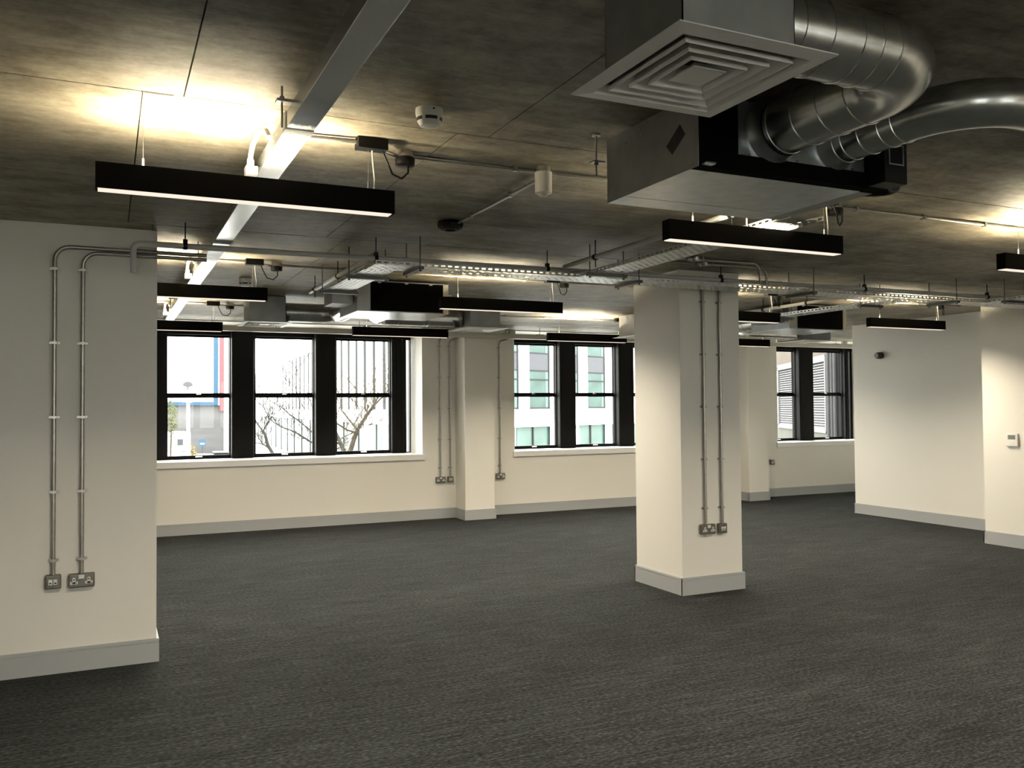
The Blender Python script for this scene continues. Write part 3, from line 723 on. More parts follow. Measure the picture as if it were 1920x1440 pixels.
def duct(path, r, label, rings=(), n=28):
    t = thing('spiral_duct', path[0], label, 'air duct', 'galvanised round ducts')
    MB().tube(path, r, n, caps=False).build('tube', DUCT, t, smooth=True)
    P = [Vector(p) for p in path]; cum = [0]
    for a, b in zip(P[:-1], P[1:]): cum.append(cum[-1]+(b-a).length)
    for s in rings:
        for i in range(len(P)-1):
            if cum[i] <= s <= cum[i+1]:
                f = (s-cum[i])/(cum[i+1]-cum[i]); q = P[i].lerp(P[i+1], f); d = (P[i+1]-P[i]).normalized()
                MB().tube([q-d*0.003, q-d*0.0015, q+d*0.0015, q+d*0.003], r, n, False, [r, r+0.0028, r+0.0028, r]).build('seam', DUCT, t, smooth=True)
                break
    return t

# --- the big unit near the viewpoint
fx0, fx1, fy0, fy1, fz0, fz1 = 1.90, 2.83, 2.50, 3.12, 2.45, 2.715
u = thing('fan_coil_unit', (2.36, 2.81, fz0), 'big galvanised fan coil unit hung from the ceiling, black front with two round ducts', 'air unit', 'ceiling fan coil units')
MB().box(fx0+0.003, fy0+0.06, fz0+0.006, fx1-0.002, fy1-0.003, fz1).build('casing', GALVD, u)
sp = MB().box(fx0, fy0, fz0, fx0+0.003, fy1, fz1).build('side_panel', GALVD, u)
for (y, z) in ((3.07, 2.62), (2.97, 2.665), (2.87, 2.69), (2.86, 2.665), (2.82, 2.70), (2.83, 2.50), (3.10, 2.455)):
    MB().cyl((fx0-0.002, y, z), (fx0+0.002, y, z), 0.004, 8).build('screw', CHROM, sp)
MB().prism([(2.605, 2.630), (2.575, 2.585), (2.655, 2.531), (2.692, 2.571)], 'X', fx0-0.0012, fx0+0.001).build('sticker', SLOT, u, label='dark lozenge shaped sticker')
for a, b in ((fy0+0.05, 2.985), (2.989, fy1)):
    MB().box(fx0+0.003, a, fz0, fx1-0.10, b, fz0+0.006).build('bottom_panel', GALV, u)
fb = MB().box(fx0+0.003, fy0, fz0+0.001, 2.08, fy0+0.06, fz1).box(2.08, fy0, fz0+0.001, 2.71, fy0+0.06, fz0+0.062).box(2.71, fy0, fz0+0.001, fx1, fy0+0.06, fz1)
fb.build('front_frame', FOAM, u)
fp = MB().box(2.08, fy0+0.006, fz0+0.062, 2.712, fy0+0.012, fz1).build('front_plate', GALV, u)
for (x, z) in ((2.10, 2.65), (2.15, 2.65), (2.10, 2.518), (2.135, 2.518), (2.36, 2.518), (2.64, 2.518)):
    MB().cyl((x, fy0+0.002, z), (x, fy0+0.008, z), 0.005, 8).build('screw', CHROM, fp)
for x, z, r in ((2.25, 2.622, 0.108), (2.56, 2.605, 0.083)):
    MB().tube([(x, fy0+0.008, z), (x, fy0-0.01, z), (x, fy0-0.05, z)], r, 28, False, [r+0.022, r+0.006, r+0.001]).build('spigot', GALV, u, smooth=True)
MB().box(1.915, fy0-0.03, fz0+0.004, 1.955, fy0+0.10, fz0+0.010).build('bracket', GALV, u)
cb = MB().box(2.715, fy0-0.09, fz0+0.005, 2.835, fy0, fz0+0.17).build('control_box', BLKP, u, bevel=0.003)
MB().box(2.735, fy0-0.093, fz0+0.075, 2.815, fy0-0.089, fz0+0.080).box(2.735, fy0-0.093, fz0+0.150, 2.815, fy0-0.089, fz0+0.155).box(2.735, fy0-0.093, fz0+0.075, 2.740, fy0-0.089, fz0+0.155).box(2.810, fy0-0.093, fz0+0.075, 2.815, fy0-0.089, fz0+0.155).build('label_frame', GALVD, cb)
MB().cyl((2.835, 2.53, 2.575), (2.905, 2.53, 2.575), 0.055, 20).build('valve_body', GALVD, u, smooth=True)
for dz, ext in ((0.0, 0.12), (0.055, 0.08)):
    MB().tube([(2.82, 2.56, 2.50+dz)]+[(2.86+ext*math.sin(a), 2.62-0.07*math.cos(a), 2.50+dz) for a in [PI*i/8 for i in range(9)]]+[(2.80, 2.70, 2.50+dz)], 0.024, 12).build('hose', BLKP, u, smooth=True)
for x, y in ((1.872, 3.16), (2.865, 2.78), (2.865, 3.09)):
    MB().box(x-0.022, y-0.02, 2.628, x+0.032, y+0.02, 2.634).cyl((x, y, 2.575), (x, y, CEIL), 0.0042, 8).cyl((x, y, 2.618), (x, y, 2.628), 0.009, 6).cyl((x, y, 2.57), (x, y, 2.577), 0.006, 8).lathe((x, y, 0), [(0.02, CEIL-0.008), (0.02, CEIL-0.001)], 10).build('hanger', ROD, u)

diffuser(1.427, 1.878, 2.48, 0.243, 0.259, (0.176, 0.178), 'white square louvred air diffuser in front of the big fan coil unit')
za, zb = 2.622, 2.622
path = [(1.60, 1.825, za), (1.70, 1.825, za), (1.85, 1.825, za), (2.03, 1.825, za)]+arc((2.03, 2.045, za), 0.22, -PI/2, 0, 14, 'XY')[1:]+[(2.25, 2.2, za), (2.25, 2.35, za), (2.25, 2.50, za)]
duct(path, 0.106, 'large round galvanised duct elbowing from the diffuser box back to the fan coil unit', (0.07, 0.17, 0.28, 0.35, 0.42, 0.80, 0.92, 1.04, 1.16))
path = [(2.56, 2.50, 2.605), (2.56, 2.35, 2.605), (2.56, 2.15, 2.605)]+arc((2.80, 2.15, 2.605), 0.24, PI, 1.5*PI, 14, 'XY')[1:]+[(3.1, 1.91, 2.605), (3.9, 1.91, 2.605)]
duct(path, 0.081, 'smaller round galvanised duct curving off to the right edge', (0.05, 0.09, 0.17, 0.26, 0.32, 0.9, 1.2))
# the diffuser box it serves, beyond the frame
diffuser(4.12, 1.95, 2.48, 0.243, 0.259, (0.2, 0.178), 'white square louvred air diffuser beyond the right edge')

# --- middle unit over the triple window, and its twin behind the column
def rear_unit(x0, y0, label, dl, dr):
    u = thing('fan_coil_unit', (x0+0.4, y0+0.4, 2.45), label, 'air unit', 'ceiling fan coil units')
    MB().box(x0+0.004, y0+0.02, 2.456, x0+0.84, y0+0.64, 2.72).build('casing', GALVD, u)
    MB().box(x0, y0, 2.45, x0+0.85, y0+0.30, 2.456).build('bottom_panel', GALV, u)
    MB().box(x0, y0+0.304, 2.45, x0+0.85, y0+0.66, 2.456).build('bottom_panel', GALV, u)
    MB().box(x0, y0, 2.456, x0+0.12, y0+0.02, 2.722).build('corner_panel', GALVD, u)
    MB().box(x0+0.12, y0-0.004, 2.462, x0+0.80, y0+0.02, 2.716).build('filter_panel', FOAM, u)
    MB().box(x0+0.80, y0-0.006, 2.452, x0+0.85, y0+0.02, 2.722).build('end_bracket', BEIGE, u)
    MB().box(x0+0.1, y0-0.008, 2.716, x0+0.85, y0+0.02, 2.722).build('top_rail', GALV, u)
    for x in (x0+0.2, x0+0.45, x0+0.68): MB().box(x-0.015, y0-0.012, 2.704, x+0.015, y0-0.003, 2.72).build('catch', GALV, u)
    cb = MB().box(x0-0.20, y0+0.10, 2.52, x0-0.01, y0+0.40, 2.66).build('control_box', GALVD, u, bevel=0.003)
    MB().box(x0-0.17, y0+0.09, 2.60, x0-0.07, y0+0.10, 2.605).build('label_frame', GALV, cb)
    MB().cyl((x0-0.10, y0+0.2, 2.66), (x0-0.10, y0+0.2, 2.71), 0.02, 10).build('valve', BLKP, u)
    for x in (x0-0.03, x0+0.88):
        MB().cyl((x, y0+0.08, 2.56), (x, y0+0.08, CEIL), 0.0042, 8).box(x-0.03, y0+0.06, 2.628, x+0.03, y0+0.10, 2.634).build('hanger', ROD, u)
    return u
rear_unit(1.98, 7.46, 'galvanised fan coil unit with a black panel, hung over the triple window', 0, 0)
rear_unit(6.92, 7.50, 'galvanised fan coil unit with a black panel, behind the column', 0, 0)
def rear_ducts(x0, y0, xl, xr, lab):
    yb = y0+0.664; yd = 9.13
    xa = x0+0.22; xb = x0+0.60; r = 0.098; z = 2.595
    duct([(xa, yb, z), (xa, yd-0.32, z)]+[(xa-0.22+0.22*math.cos(a), yd-0.22+0.22*math.sin(a), z) for a in [PI/2*i/8 for i in range(9)]]+[(xl, yd, z)], r, 'round galvanised duct leading left from the %s fan coil unit' % lab, (0.1, 0.3, 0.5, 0.9, 1.05, 1.2), 24)
    duct([(xb, yb, z), (xb, yd-0.32, z)]+[(xb+0.22-0.22*math.cos(a), yd-0.22+0.22*math.sin(a), z) for a in [PI/2*i/8 for i in range(9)]]+[(xr, yd, z)], r, 'round galvanised duct leading right from the %s fan coil unit' % lab, (0.1, 0.3, 0.5, 0.9, 1.05, 1.2, 1.5, 1.54), 24)
rear_ducts(1.98, 7.46, 1.66, 3.60, 'middle')
rear_ducts(6.92, 7.50, 6.30, 8.55, 'far')
diffuser(1.47, 9.22, 2.47, 0.24, 0.30, (0.18, 0.2), 'white square air diffuser over the triple window, left of the black unit')
diffuser(3.80, 9.06, 2.47, 0.26, 0.30, (0.18, 0.2), 'white square air diffuser just left of the pilaster')
diffuser(6.14, 9.30, 2.47, 0.24, 0.30, (0.2, 0.2), 'white square air diffuser half hidden behind the column')
diffuser(8.82, 9.28, 2.47, 0.28, 0.30, (0.3, 0.2), 'white square air diffuser over the far right window')

# ---------------------------------------------------------------- small ceiling and wall devices
def smoke(x, y, label):
    t = thing('smoke_detector', (x, y, CEIL), label, 'smoke detector', 'white smoke detectors')
    MB().lathe((x, y, 0), [(0.050, 2.722), (0.0535, 2.730), (0.0535, CEIL)], 28).build('base', WHT, t, smooth=True)
    MB().lathe((x, y, 0), [(0.020, 2.680), (0.036, 2.684), (0.046, 2.700), (0.0515, 2.722)], 28).build('dome', WHT, t, smooth=True)
    for k in range(5):
        a0 = 2*PI*k/5+0.30; m = MB(); vs = []; fs = []
        for i in range(7):
            a = a0+0.98*i/6
            vs += [(x+0.0475*math.cos(a), y+0.0475*math.sin(a), 2.7005), (x+0.0508*math.cos(a), y+0.0508*math.sin(a), 2.7125)]
        for i in range(6): fs.append((2*i, 2*i+2, 2*i+3, 2*i+1))
        m.add(vs, fs).build('vent_slot', SLOT, t, fix=False)
    MB().box(x-0.004, y-0.054, 2.735, x+0.004, y-0.050, 2.741).build('indicator', SLOT, t)
    return t
smoke(1.122, 3.15, 'white smoke detector on the ceiling right of the long trunking')
smoke(1.10, 7.95, 'white smoke detector in the second bay above the hidden-end pendant')
s = thing('presence_sensor', (1.896, 3.70, 2.62), 'white cylindrical sensor hanging below the front ceiling conduit', 'sensor')
MB().lathe((1.896, 3.70, 0), [(0.030, 2.618), (0.041, 2.624), (0.041, 2.722), (0.036, 2.726)], 24).build('body', WHT, s, smooth=True)
MB().lathe((1.896, 3.70, 0), [(0.004, 2.606), (0.018, 2.609), (0.026, 2.618)], 20).build('lens_dome', CABLE, s, smooth=True)
MB().lathe((1.896, 3.70, 0), [(0.034, 2.726), (0.034, CEIL)], 20).build('mount', COND, s, smooth=True)
s = thing('flat_sensor', (1.93, 5.04, 2.70), 'flat black many-sided sensor on the ceiling at the end of the branch conduit', 'sensor')
MB().lathe((1.925, 5.03, 0), [(0.052, 2.698), (0.080, 2.712), (0.084, 2.732), (0.075, CEIL)], 10).build('body', BLKP, s)
MB().lathe((1.925, 5.03, 0), [(0.030, 2.694), (0.034, 2.699)], 10).build('lens_ring', BLK, s)
s = thing('alarm_sounder', (9.90, 8.97, 2.28), 'dark red alarm sounder on the right wall', 'alarm sounder')
m = MB().tube([(9.955, 8.97, 2.28), (9.93, 8.97, 2.28), (9.925, 8.97, 2.28)], 0.05, 24, True, [0.048, 0.05, 0.045]); m.build('base', REDD, s, smooth=True)
MB().tube([(9.927, 8.97, 2.28), (9.88, 8.97, 2.28), (9.862, 8.97, 2.28)], 0.05, 24, True, [0.046, 0.046, 0.036]).build('horn', REDD, s, smooth=True)
s = thing('thermostat', (9.08, 6.395, 1.115), 'white square thermostat on the right edge wall', 'thermostat')
MB().box(9.055, 6.327, 1.115, 9.08, 6.463, 1.257).build('body', WHT, s, bevel=0.006)
MB().box(9.0535, 6.352, 1.192, 9.056, 6.438, 1.240).build('display', LCD, s)
MB().box(9.052, 6.37, 1.135, 9.056, 6.42, 1.165).build('button', WHT, s, bevel=0.001)

# ---------------------------------------------------------------- outside
MB().box(-90, -120, -4.3, 120, 320, -3.9).build('ground', STREET, **STRUCT, label='pale street and car park below the windows', category='ground')
def frame_at(ox, oy, az):
    a = math.radians(az); ts = Vector((math.sin(a), math.cos(a), 0)); n = Vector((ts.y, -ts.x, 0))
    return lambda s, d, z: Vector((ox, oy, z))+ts*s+n*d      # d > 0 is away to the right of the direction

# white office block with narrow tall windows, seen along its side
F = frame_at(17.36, 58.24, 3.4)
b = thing('office_block', tuple(F(40, 0, -3.9)), 'white office block with rows of tall narrow windows, seen at a steep angle', 'building')
MB(F).box(-2.0, 0.35, -3.9, 110, 3.0, 8.6).build('rear_wall', WBLD, b)
MB(F).box(-2.0, 0.0, 0.42, 110, 0.35, 1.45).build('floor_band', WBLD, b)
MB(F).box(-2.0, 0.0, 7.5, 110, 0.35, 8.6).build('parapet', WBLD, b)
for k in range(-1, 33):
    s = 3.2*k
    MB(F).box(max(s+0.75, -2), 0.0, 1.45, s+3.2-0.40, 0.35, 7.5).build('wall_panel', WBLD, b)
    MB(F).box(max(s-0.40, -2), 0.24, 1.45, s+0.75, 0.30, 7.5).build('window', GGL2, b)
    MB(F).box(max(s+0.70, -1.9), 0.05, 1.45, s+0.73, 0.25, 7.6).build('fin', FINM, b)
    if k % 2 == 0: MB(F).box(max(s-0.4, -2), 0.0, -3.9, s+0.4, 0.35, 0.42).build('pier', WBLD, b)
    MB(F).box(max(s+0.45, -1.9), 0.18, -3.9, s+2.75, 0.22, 0.42).build('shop_window', GGL2 if k % 3 else GGL, b)

# street block facing the middle window
F2 = frame_at(27.61, 53.27, 67.5)
b = thing('street_block', tuple(F2(8, 0, -3.9)), 'cream and white office block with green glazed window bays opposite the middle window', 'building')
MB(F2).box(-6.2, -5.0, -3.9, 40, -0.45, 13.0).build('rear_wall', WBLD, b)
F2d = lambda s, d, z: F2(s, -d, z)       # d > 0 goes back into the building
MB(F2d).box(-6.2, 0.0, 0.23, 40, 0.45, 1.41).build('floor_band', CBLD, b)
MB(F2d).box(-6.2, 0.0, 9.0, 40, 0.45, 13.0).build('parapet', CBLD, b)
for k in range(-1, 11):
    s = -2.06+3.2*k
    MB(F2d).box(s+2.14, 0.0, 1.41, s+3.2, 0.45, 9.0).build('pier', WBLD, b)
    w = MB(F2d).box(s, 0.07, 1.41, s+2.14, 0.13, 9.0).build('window', GGL, b)
    MB(F2d).box(s, 0.05, 4.06, s+2.14, 0.08, 5.17).build('spandrel', SPAN, w)
    MB(F2d).box(s, 0.02, 1.41, s+2.14, 0.08, 1.52).box(s+2.02, 0.02, 1.41, s+2.14, 0.08, 9.0).box(s, 0.03, 3.36, s+2.02, 0.08, 3.45).box(s, 0.03, 5.17, s+2.02, 0.08, 5.25).box(s, 0.03, 3.98, s+2.02, 0.08, 4.06).build('window_frame', GFR, w)
    MB(F2d).box(s+1.72, 0.055, 1.52, s+2.02, 0.075, 9.0).build('side_light', GGL2, w)
    sw = MB(F2d).box(s-0.9, 0.5 if k % 2 else 0.35, -3.9, s+2.2, 0.44, 0.23).build('shop_window', GGL2 if k % 2 == 0 else GGL, b)
    MB(F2d).box(s+0.6, 0.25, -3.9, s+0.70, 0.36, 0.23).build('shop_mullion', GFR, sw)
    if k % 2 == 1: MB(F2d).box(s-0.75, 0.02, -3.9, s-0.25, 0.30, 0.23).build('shop_pier', WBLD, b)

# near neighbour with louvres, seen through the far right window
F3 = frame_at(17.82, 18.93, 31)
F3d = lambda s, d, z: F3(s, d, z)
b = thing('neighbour_building', tuple(F3(0, 0.5, -3.9)), 'stone neighbour building with a big pale louvre panel and grey downpipes', 'building')
MB(F3d).box(-3.0, 0.05, 2.85, 7, 3.2, 8).build('upper_wall', BRICKP, b)
MB(F3d).box(-3.0, 0.05, -3.9, 7, 3.2, 0.92).build('lower_wall', STONE, b)
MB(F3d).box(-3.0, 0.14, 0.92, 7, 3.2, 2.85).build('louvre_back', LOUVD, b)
lv = MB(F3d).box(-2.80, 0.0, 2.68, 3.30, 0.14, 2.85).box(-2.80, 0.0, 0.86, 3.30, 0.14, 0.98).box(3.10, 0.0, 0.9, 3.30, 0.14, 2.8).box(-2.84, 0.0, 0.9, -2.74, 0.08, 2.8).build('louvre_frame', LOUV, b)
for k in range(25):
    z = 0.985+0.0675*k
    MB(F3d).add([(-2.75, 0.02, z), (3.1, 0.02, z), (3.1, 0.075, z+0.056), (-2.75, 0.075, z+0.056), (-2.75, 0.028, z-0.006), (3.1, 0.028, z-0.006), (3.1, 0.083, z+0.050), (-2.75, 0.083, z+0.050)],
                [(0, 1, 2, 3), (7, 6, 5, 4), (0, 4, 5, 1), (2, 6, 7, 3), (0, 3, 7, 4), (1, 5, 6, 2)]).build('slat', LOUV, b)
MB(F3d).box(-8.0, 0.10, -3.9, -3.0, 3.2, 8).build('side_wall', DARKB, b)
for s, r in ((-3.00, 0.05), (-3.32, 0.045), (-3.62, 0.05)):
    MB(F3d).cyl((s, 0.04, -3.9), (s, 0.04, 8), r, 14).build('downpipe', PIPEG, b, smooth=True)
MB(F3d).box(-5.4, 0.02, -3.9, -4.55, 0.12, 8).build('brown_pier', BROWN, b)

# sign building at the end of the street
F4 = frame_at(9.90, 94.48, 95)
F4d = lambda s, d, z: F4(s, -d, z)
b = thing('sign_building', tuple(F4(-6, 0, -3.9)), 'grey building with a big white sign wall edged in blue and red', 'building')
MB(F4d).box(-22, 0.3, -3.9, 1.1, 9, 16).build('grey_wall', GREYW, b)
MB(F4d).box(-22, 0.0, 2.37, 0.0, 0.3, 16).build('sign_panel', SIGNW, b)
MB(F4d).box(0.0, 0.0, 1.99, 0.47, 0.3, 16).box(-22, 0.0, 1.99, 0.0, 0.3, 2.37).build('blue_band', BLUE, b)
MB(F4d).box(0.47, 0.05, 1.99, 0.65, 0.3, 16).build('white_strip', SIGNW, b)
MB(F4d).box(0.60, -0.15, 1.36, 1.05, 0.3, 16).build('red_band', RED, b)
MB(F4d).box(1.05, 0.0, -3.9, 2.6, 0.6, 16).build('white_return', SIGNW, b)
m = MB(F4d)
fan = [(-2.48+0.50*math.cos(a), 4.02+0.42*math.sin(a)) for a in [PI*i/12 for i in range(13)]]
m.prism([(s_, z_) for s_, z_ in fan]+[(-2.74, 3.90), (-2.56, 3.84), (-2.59, 3.60), (-2.37, 3.60), (-2.40, 3.84), (-2.22, 3.90)], 'Y', -0.03, 0.01)
m.build('tree_emblem', EMBL, b)
MB(F4d).box(-22, -0.02, 3.44, 0.0, 0.01, 3.52).build('sign_line', pm('pale_blue_line', (0.09, 0.13, 0.15), 0.5), b)

# street furniture, vehicles
t = thing('lamp_post', (3.15, 39.9, -3.9), 'white lamp post standing before the sign building', 'lamp post', 'white lamp posts')
MB().cyl((3.15, 39.9, -3.9), (3.15, 39.9, 0.6), 0.09, 12).build('lower_pole', SIGNW, t, smooth=True)
MB().cyl((3.15, 39.9, 0.6), (3.15, 39.9, 1.9), 0.07, 12, 0.06).build('upper_pole', SIGNW, t, smooth=True)
MB().box(3.05, 39.3, 1.88, 3.25, 40.0, 1.98).build('lantern', SIGNW, t, bevel=0.02)
t = thing('lamp_post', (20.5, 36.65, -3.9), 'pale lamp post with a short arm seen through the middle window', 'lamp post', 'white lamp posts')
MB().cyl((20.5, 36.65, -3.9), (20.5, 36.65, 0.5), 0.10, 12).build('lower_pole', SIGNW, t, smooth=True)
MB().cyl((20.5, 36.65, 0.5), (20.5, 36.65, 2.0), 0.06, 12).build('upper_pole', SIGNW, t, smooth=True)
MB().box(20.35, 36.5, 1.96, 20.95, 36.75, 2.08).build('lantern', SIGNW, t, bevel=0.03)
t = thing('parking_sign', (6.5, 69.7, -3.9), 'small blue square sign on a thin post by the parked car', 'sign')
MB().cyl((6.5, 69.7, -3.9), (6.5, 69.7, -0.8), 0.035, 10).build('post', PIPEG, t)
MB().box(6.25, 69.64, -1.2, 6.75, 69.68, -0.7).build('plate', BLUE, t)
MB().box(6.36, 69.62, -1.06, 6.64, 69.645, -0.98).build('white_bar', SIGNW, t)
v = thing('van', (6.2, 88, -3.9), 'white box van parked before the sign building, seen from behind', 'van')
MB().box(5.05, 86, -3.3, 7.0, 91, -0.55).build('body', CARW, v, bevel=0.28, segs=4)
MB().box(5.85, 85.98, -1.75, 6.35, 86.02, -1.15).build('rear_window', EMBL, v)
MB().box(5.3, 85.97, -2.35, 6.8, 86.02, -2.28).build('door_seam', SPAN, v)
for x in (5.2, 6.85):
    for y in (86.9, 90.1): MB().cyl((x-0.12, y, -3.55), (x+0.12, y, -3.55), 0.35, 16).build('wheel', TYRE, v)
def car(x, y, ang, label):
    t = thing('car', (x, y, -3.9), label, 'car', 'cars parked before the sign building')
    c, s_ = math.cos(ang), math.sin(ang)
    fr = lambda a, q, z: Vector((x+a*c-q*s_, y+a*s_+q*c, -3.9+z))
    m = MB(fr); prof = [(-2.0, 0.25), (2.0, 0.25), (2.05, 0.7), (1.9, 0.85), (1.1, 0.95), (-1.95, 1.0), (-2.05, 0.7)]
    m.prism(prof, 'Y', -0.8, 0.8); m.build('body', CARW, t, bevel=0.06)
    MB(fr).prism([(-1.75, 0.98), (1.0, 0.93), (0.45, 1.42), (-1.35, 1.45)], 'Y', -0.68, 0.68).build('cabin', CARG, t, bevel=0.05)
    MB(fr).prism([(-1.38, 1.43), (0.48, 1.40), (0.40, 1.48), (-1.30, 1.50)], 'Y', -0.66, 0.66).build('roof', CARW, t)
    for a in (-1.25, 1.25):
        for q in (-0.8, 0.8): MB(fr).cyl((a, q-0.1, 0.32), (a, q+0.1, 0.32), 0.32, 16).build('wheel', TYRE, t)
car(7.9, 82.5, 0.5, 'white car parked beside the blue sign post')
car(10.4, 86.0, 0.1, 'white car farther right along the grey wall')
def bicycle(x, y, label):
    t = thing('bicycle', (x, y, -3.9), label, 'bicycle', 'dark bicycles by the car')
    for dx in (-0.52, 0.52):
        m = MB(); m.tube([(x+dx+0.33*math.cos(a), y, -3.55+0.33*math.sin(a)) for a in [2*PI*i/18 for i in range(19)]], 0.035, 6).build('wheel', TYRE, t)
    MB().tube([(x-0.52, y, -3.55), (x-0.15, y, -3.0), (x+0.35, y, -2.95), (x+0.0, y, -3.55), (x-0.15, y, -3.0)], 0.03, 6).tube([(x+0.52, y, -3.55), (x+0.33, y, -2.85), (x+0.18, y, -2.82)], 0.03, 6).build('frame', SLOT, t)
    MB().box(x-0.28, y-0.08, -2.96, x-0.02, y+0.08, -2.90).build('saddle', SLOT, t)
for k, (x, y) in enumerate(((8.2, 72.8), (8.75, 72.6), (9.3, 72.9))): bicycle(x, y, ('left', 'middle', 'right')[k]+' one of the dark bicycles parked below the grey wall')

# trees
def twig(m, p, d, L_, r, depth, rng):
    pts = [Vector(p)]; rad = [r]; dd = Vector(d).normalized()
    n = 4
    for i in range(n):
        dd = (dd+Vector((rng.uniform(-.28, .28), rng.uniform(-.28, .28), rng.uniform(-.10, .26)))).normalized()
        pts.append(pts[-1]+dd*L_/n); rad.append(max(0.0055, r*(1-0.6*(i+1)/n)))
    m.tube(pts, r, 5, True, rad)
    if depth > 0:
        for i in (1, 2, 3, 4):
            for _ in range(1 if i < 3 else 2):
                e = (dd+Vector((rng.uniform(-1, 1), rng.uniform(-1, 1), rng.uniform(-.4, .9)))).normalized()
                twig(m, pts[i], e, L_*rng.uniform(.4, .7), max(0.0055, rad[i]*0.7), depth-1, rng)
def bare_tree(name, trunk, r, limbs, mat, label, seed, stem=None):
    rng = random.Random(seed)
    t = thing(name, trunk[0], label, 'tree', 'bare trees outside the triple window')
    n = len(trunk)
    MB().tube(trunk, r, 10, True, [r*(1.25-0.4*i/(n-1)) for i in range(n)]).build('trunk', mat, t, smooth=True)
    for pts, r0, dens in limbs:
        k = len(pts); o = MB().tube(pts, r0, 7, True, [max(0.006, r0*(1-0.7*i/(k-1))) for i in range(k)]).build('branch', mat, t, smooth=True)
        m = MB()
        for i in range(1, k):
            for _ in range(dens*2):
                a, b_ = Vector(pts[i-1]), Vector(pts[i]); q = a.lerp(b_, rng.random()); d = (b_-a).normalized()
                e = (d*0.7+Vector((rng.uniform(-1, 1), rng.uniform(-1, 1), rng.uniform(-.3, 1.0)))).normalized()
                twig(m, q, e, rng.uniform(.3, .75), max(0.0075, r0*0.28), 1, rng)
        m.build('twigs', mat, o, kind='stuff')
    return t
bare_tree('bare_tree', [(4.75, 20.0, -3.9), (4.85, 20, -1.5), (5.04, 20.0, 0.3), (5.19, 20.0, 0.79), (5.30, 20.0, 1.08)], 0.058,
          [([(5.3, 20.0, 1.08), (5.54, 20.2, 1.34), (5.76, 20.4, 1.59), (6.02, 20.6, 1.8), (6.24, 20.8, 1.93), (6.45, 21.0, 2.26)], 0.042, 1),
           ([(5.33, 20.0, 1.16), (5.45, 19.7, 1.46), (5.54, 19.5, 1.65), (5.63, 19.4, 1.84), (5.71, 19.2, 1.92), (5.85, 19.1, 2.3)], 0.026, 1),
           ([(5.28, 20.0, 1.11), (5.19, 20.3, 1.31), (5.05, 20.5, 1.54), (5.05, 20.6, 1.79), (5.02, 20.7, 1.98), (4.94, 20.8, 2.24)], 0.026, 1),
           ([(5.25, 20.0, 1.02), (4.95, 19.6, 1.1), (4.67, 19.3, 1.24), (4.32, 19.0, 1.37), (4.11, 18.8, 1.54), (3.92, 18.6, 1.66)], 0.024, 1),
           ([(5.22, 20.0, 1.2), (5.46, 20.5, 1.4), (5.67, 20.8, 1.58), (5.84, 21.0, 1.86)], 0.018, 1),
           ([(5.25, 20.0, 1.05), (5.0, 20.2, 0.9), (4.82, 20.3, 0.70), (4.75, 20.4, 0.55)], 0.016, 1),
           ([(5.22, 20.0, 0.95), (4.95, 19.8, 0.72), (4.80, 19.7, 0.48)], 0.012, 1),
           ([(5.3, 20.0, 1.08), (5.55, 20.2, 1.18), (5.75, 20.3, 1.2)], 0.010, 2)],
          BARK, 'bare pale tree forking behind the right pane of the triple window', 3)
bare_tree('bare_tree', [(6.3, 24.0, -3.9), (6.06, 24.0, 0.18), (5.88, 24.0, 0.63), (5.84, 24.2, 0.81), (5.76, 24.4, 1.07)], 0.055,
          [([(5.88, 24.0, 0.63), (5.2, 23.5, 0.6), (4.85, 23.0, 0.71), (4.48, 22.6, 0.92), (4.25, 22.4, 1.03), (3.92, 22.1, 1.14), (3.64, 21.9, 1.31)], 0.034, 1),
           ([(5.79, 24.0, 0.81), (5.38, 24.3, 0.81), (5.17, 24.5, 0.96), (4.89, 24.8, 1.25), (4.7, 25.0, 1.4), (4.49, 25.2, 1.63), (4.28, 25.4, 1.77)], 0.036, 1),
           ([(4.89, 24.8, 1.25), (4.95, 25.0, 1.8), (4.85, 25.2, 2.3), (4.9, 25.3, 2.8)], 0.016, 2),
           ([(5.76, 24.4, 1.07), (5.6, 24.6, 1.6), (5.5, 24.8, 2.2)], 0.02, 2)],
          BARKD, 'bare dark tree with two long boughs across the middle pane', 5)
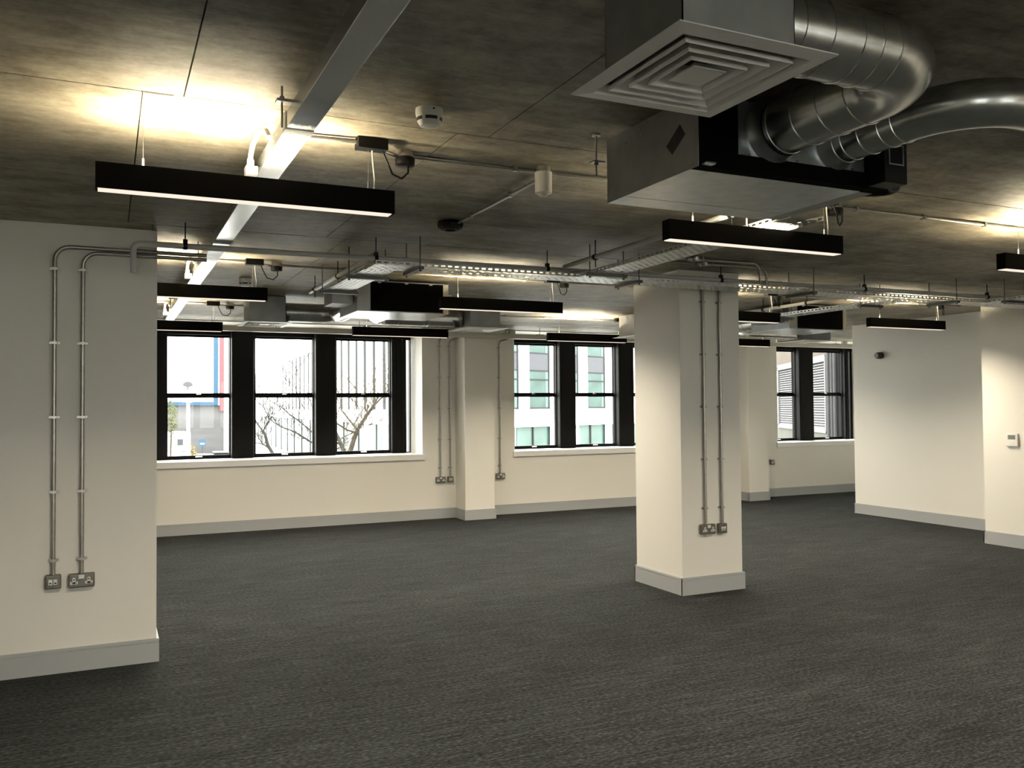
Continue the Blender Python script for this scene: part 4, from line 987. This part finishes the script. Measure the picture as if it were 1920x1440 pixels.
bare_tree('bare_tree', [(5.6, 28.0, -3.9), (4.85, 28.0, -0.32), (4.72, 28.0, 0.16), (4.56, 28.0, 0.45), (4.48, 28.0, 0.78), (4.41, 28.0, 0.88)], 0.052,
          [([(4.41, 28.0, 0.88), (4.24, 28.3, 1.2), (4.16, 28.4, 1.45), (4.04, 28.6, 1.71)], 0.03, 2),
           ([(4.41, 28.0, 0.88), (4.48, 27.7, 1.12), (4.52, 27.5, 1.25), (4.41, 27.3, 1.45)], 0.026, 3),
           ([(4.56, 28.0, 0.4), (4.41, 28.3, 0.49), (4.24, 28.5, 0.52), (4.06, 28.7, 0.58)], 0.024, 1),
           ([(4.61, 28.0, 0.33), (4.36, 27.7, 0.51), (4.22, 27.5, 0.68), (4.1, 27.3, 0.86)], 0.022, 1)],
          BARKD, 'slender bare tree at the left of the middle pane', 8)
def leafy(name, c, h, stem, mat, n, size, label, seed):
    rng = random.Random(seed)
    t = thing(name, stem[0], label, 'shrub', 'leafy shrubs outside the triple window')
    MB().tube(stem, 0.05, 7).build('stem', BARK, t)
    m = MB()
    for _ in range(n):
        while True:
            p = Vector((rng.uniform(-1, 1), rng.uniform(-1, 1), rng.uniform(-1, 1)))
            if 0.25 < p.length < 1: break
        q = Vector((c[0]+p.x*h[0], c[1]+p.y*h[1], c[2]+p.z*h[2]))
        u = Vector((rng.uniform(-1, 1), rng.uniform(-1, 1), rng.uniform(-1, 1))).normalized(); w = u.orthogonal().normalized()
        a = size*rng.uniform(.6, 1.3)
        m.add([q-u*a, q+w*a*0.6, q+u*a, q-w*a*0.6], [(0, 1, 2, 3)])
    m.build('foliage', mat, t, kind='stuff', fix=False)
leafy('autumn_bush', (3.72, 44.9, -0.7), (0.28, 0.35, 0.55), [(3.72, 44.9, -3.9), (3.72, 44.9, -0.6)], LEAFY, 260, 0.07, 'yellow autumn bush beside the white lamp post', 2)
leafy('leafy_tree', (3.10, 49.9, 1.1), (0.32, 0.45, 1.0), [(3.0, 49.9, -3.9), (3.1, 49.9, 1.2)], LEAFG, 240, 0.08, 'olive leafed tree at the left edge of the triple window', 4)
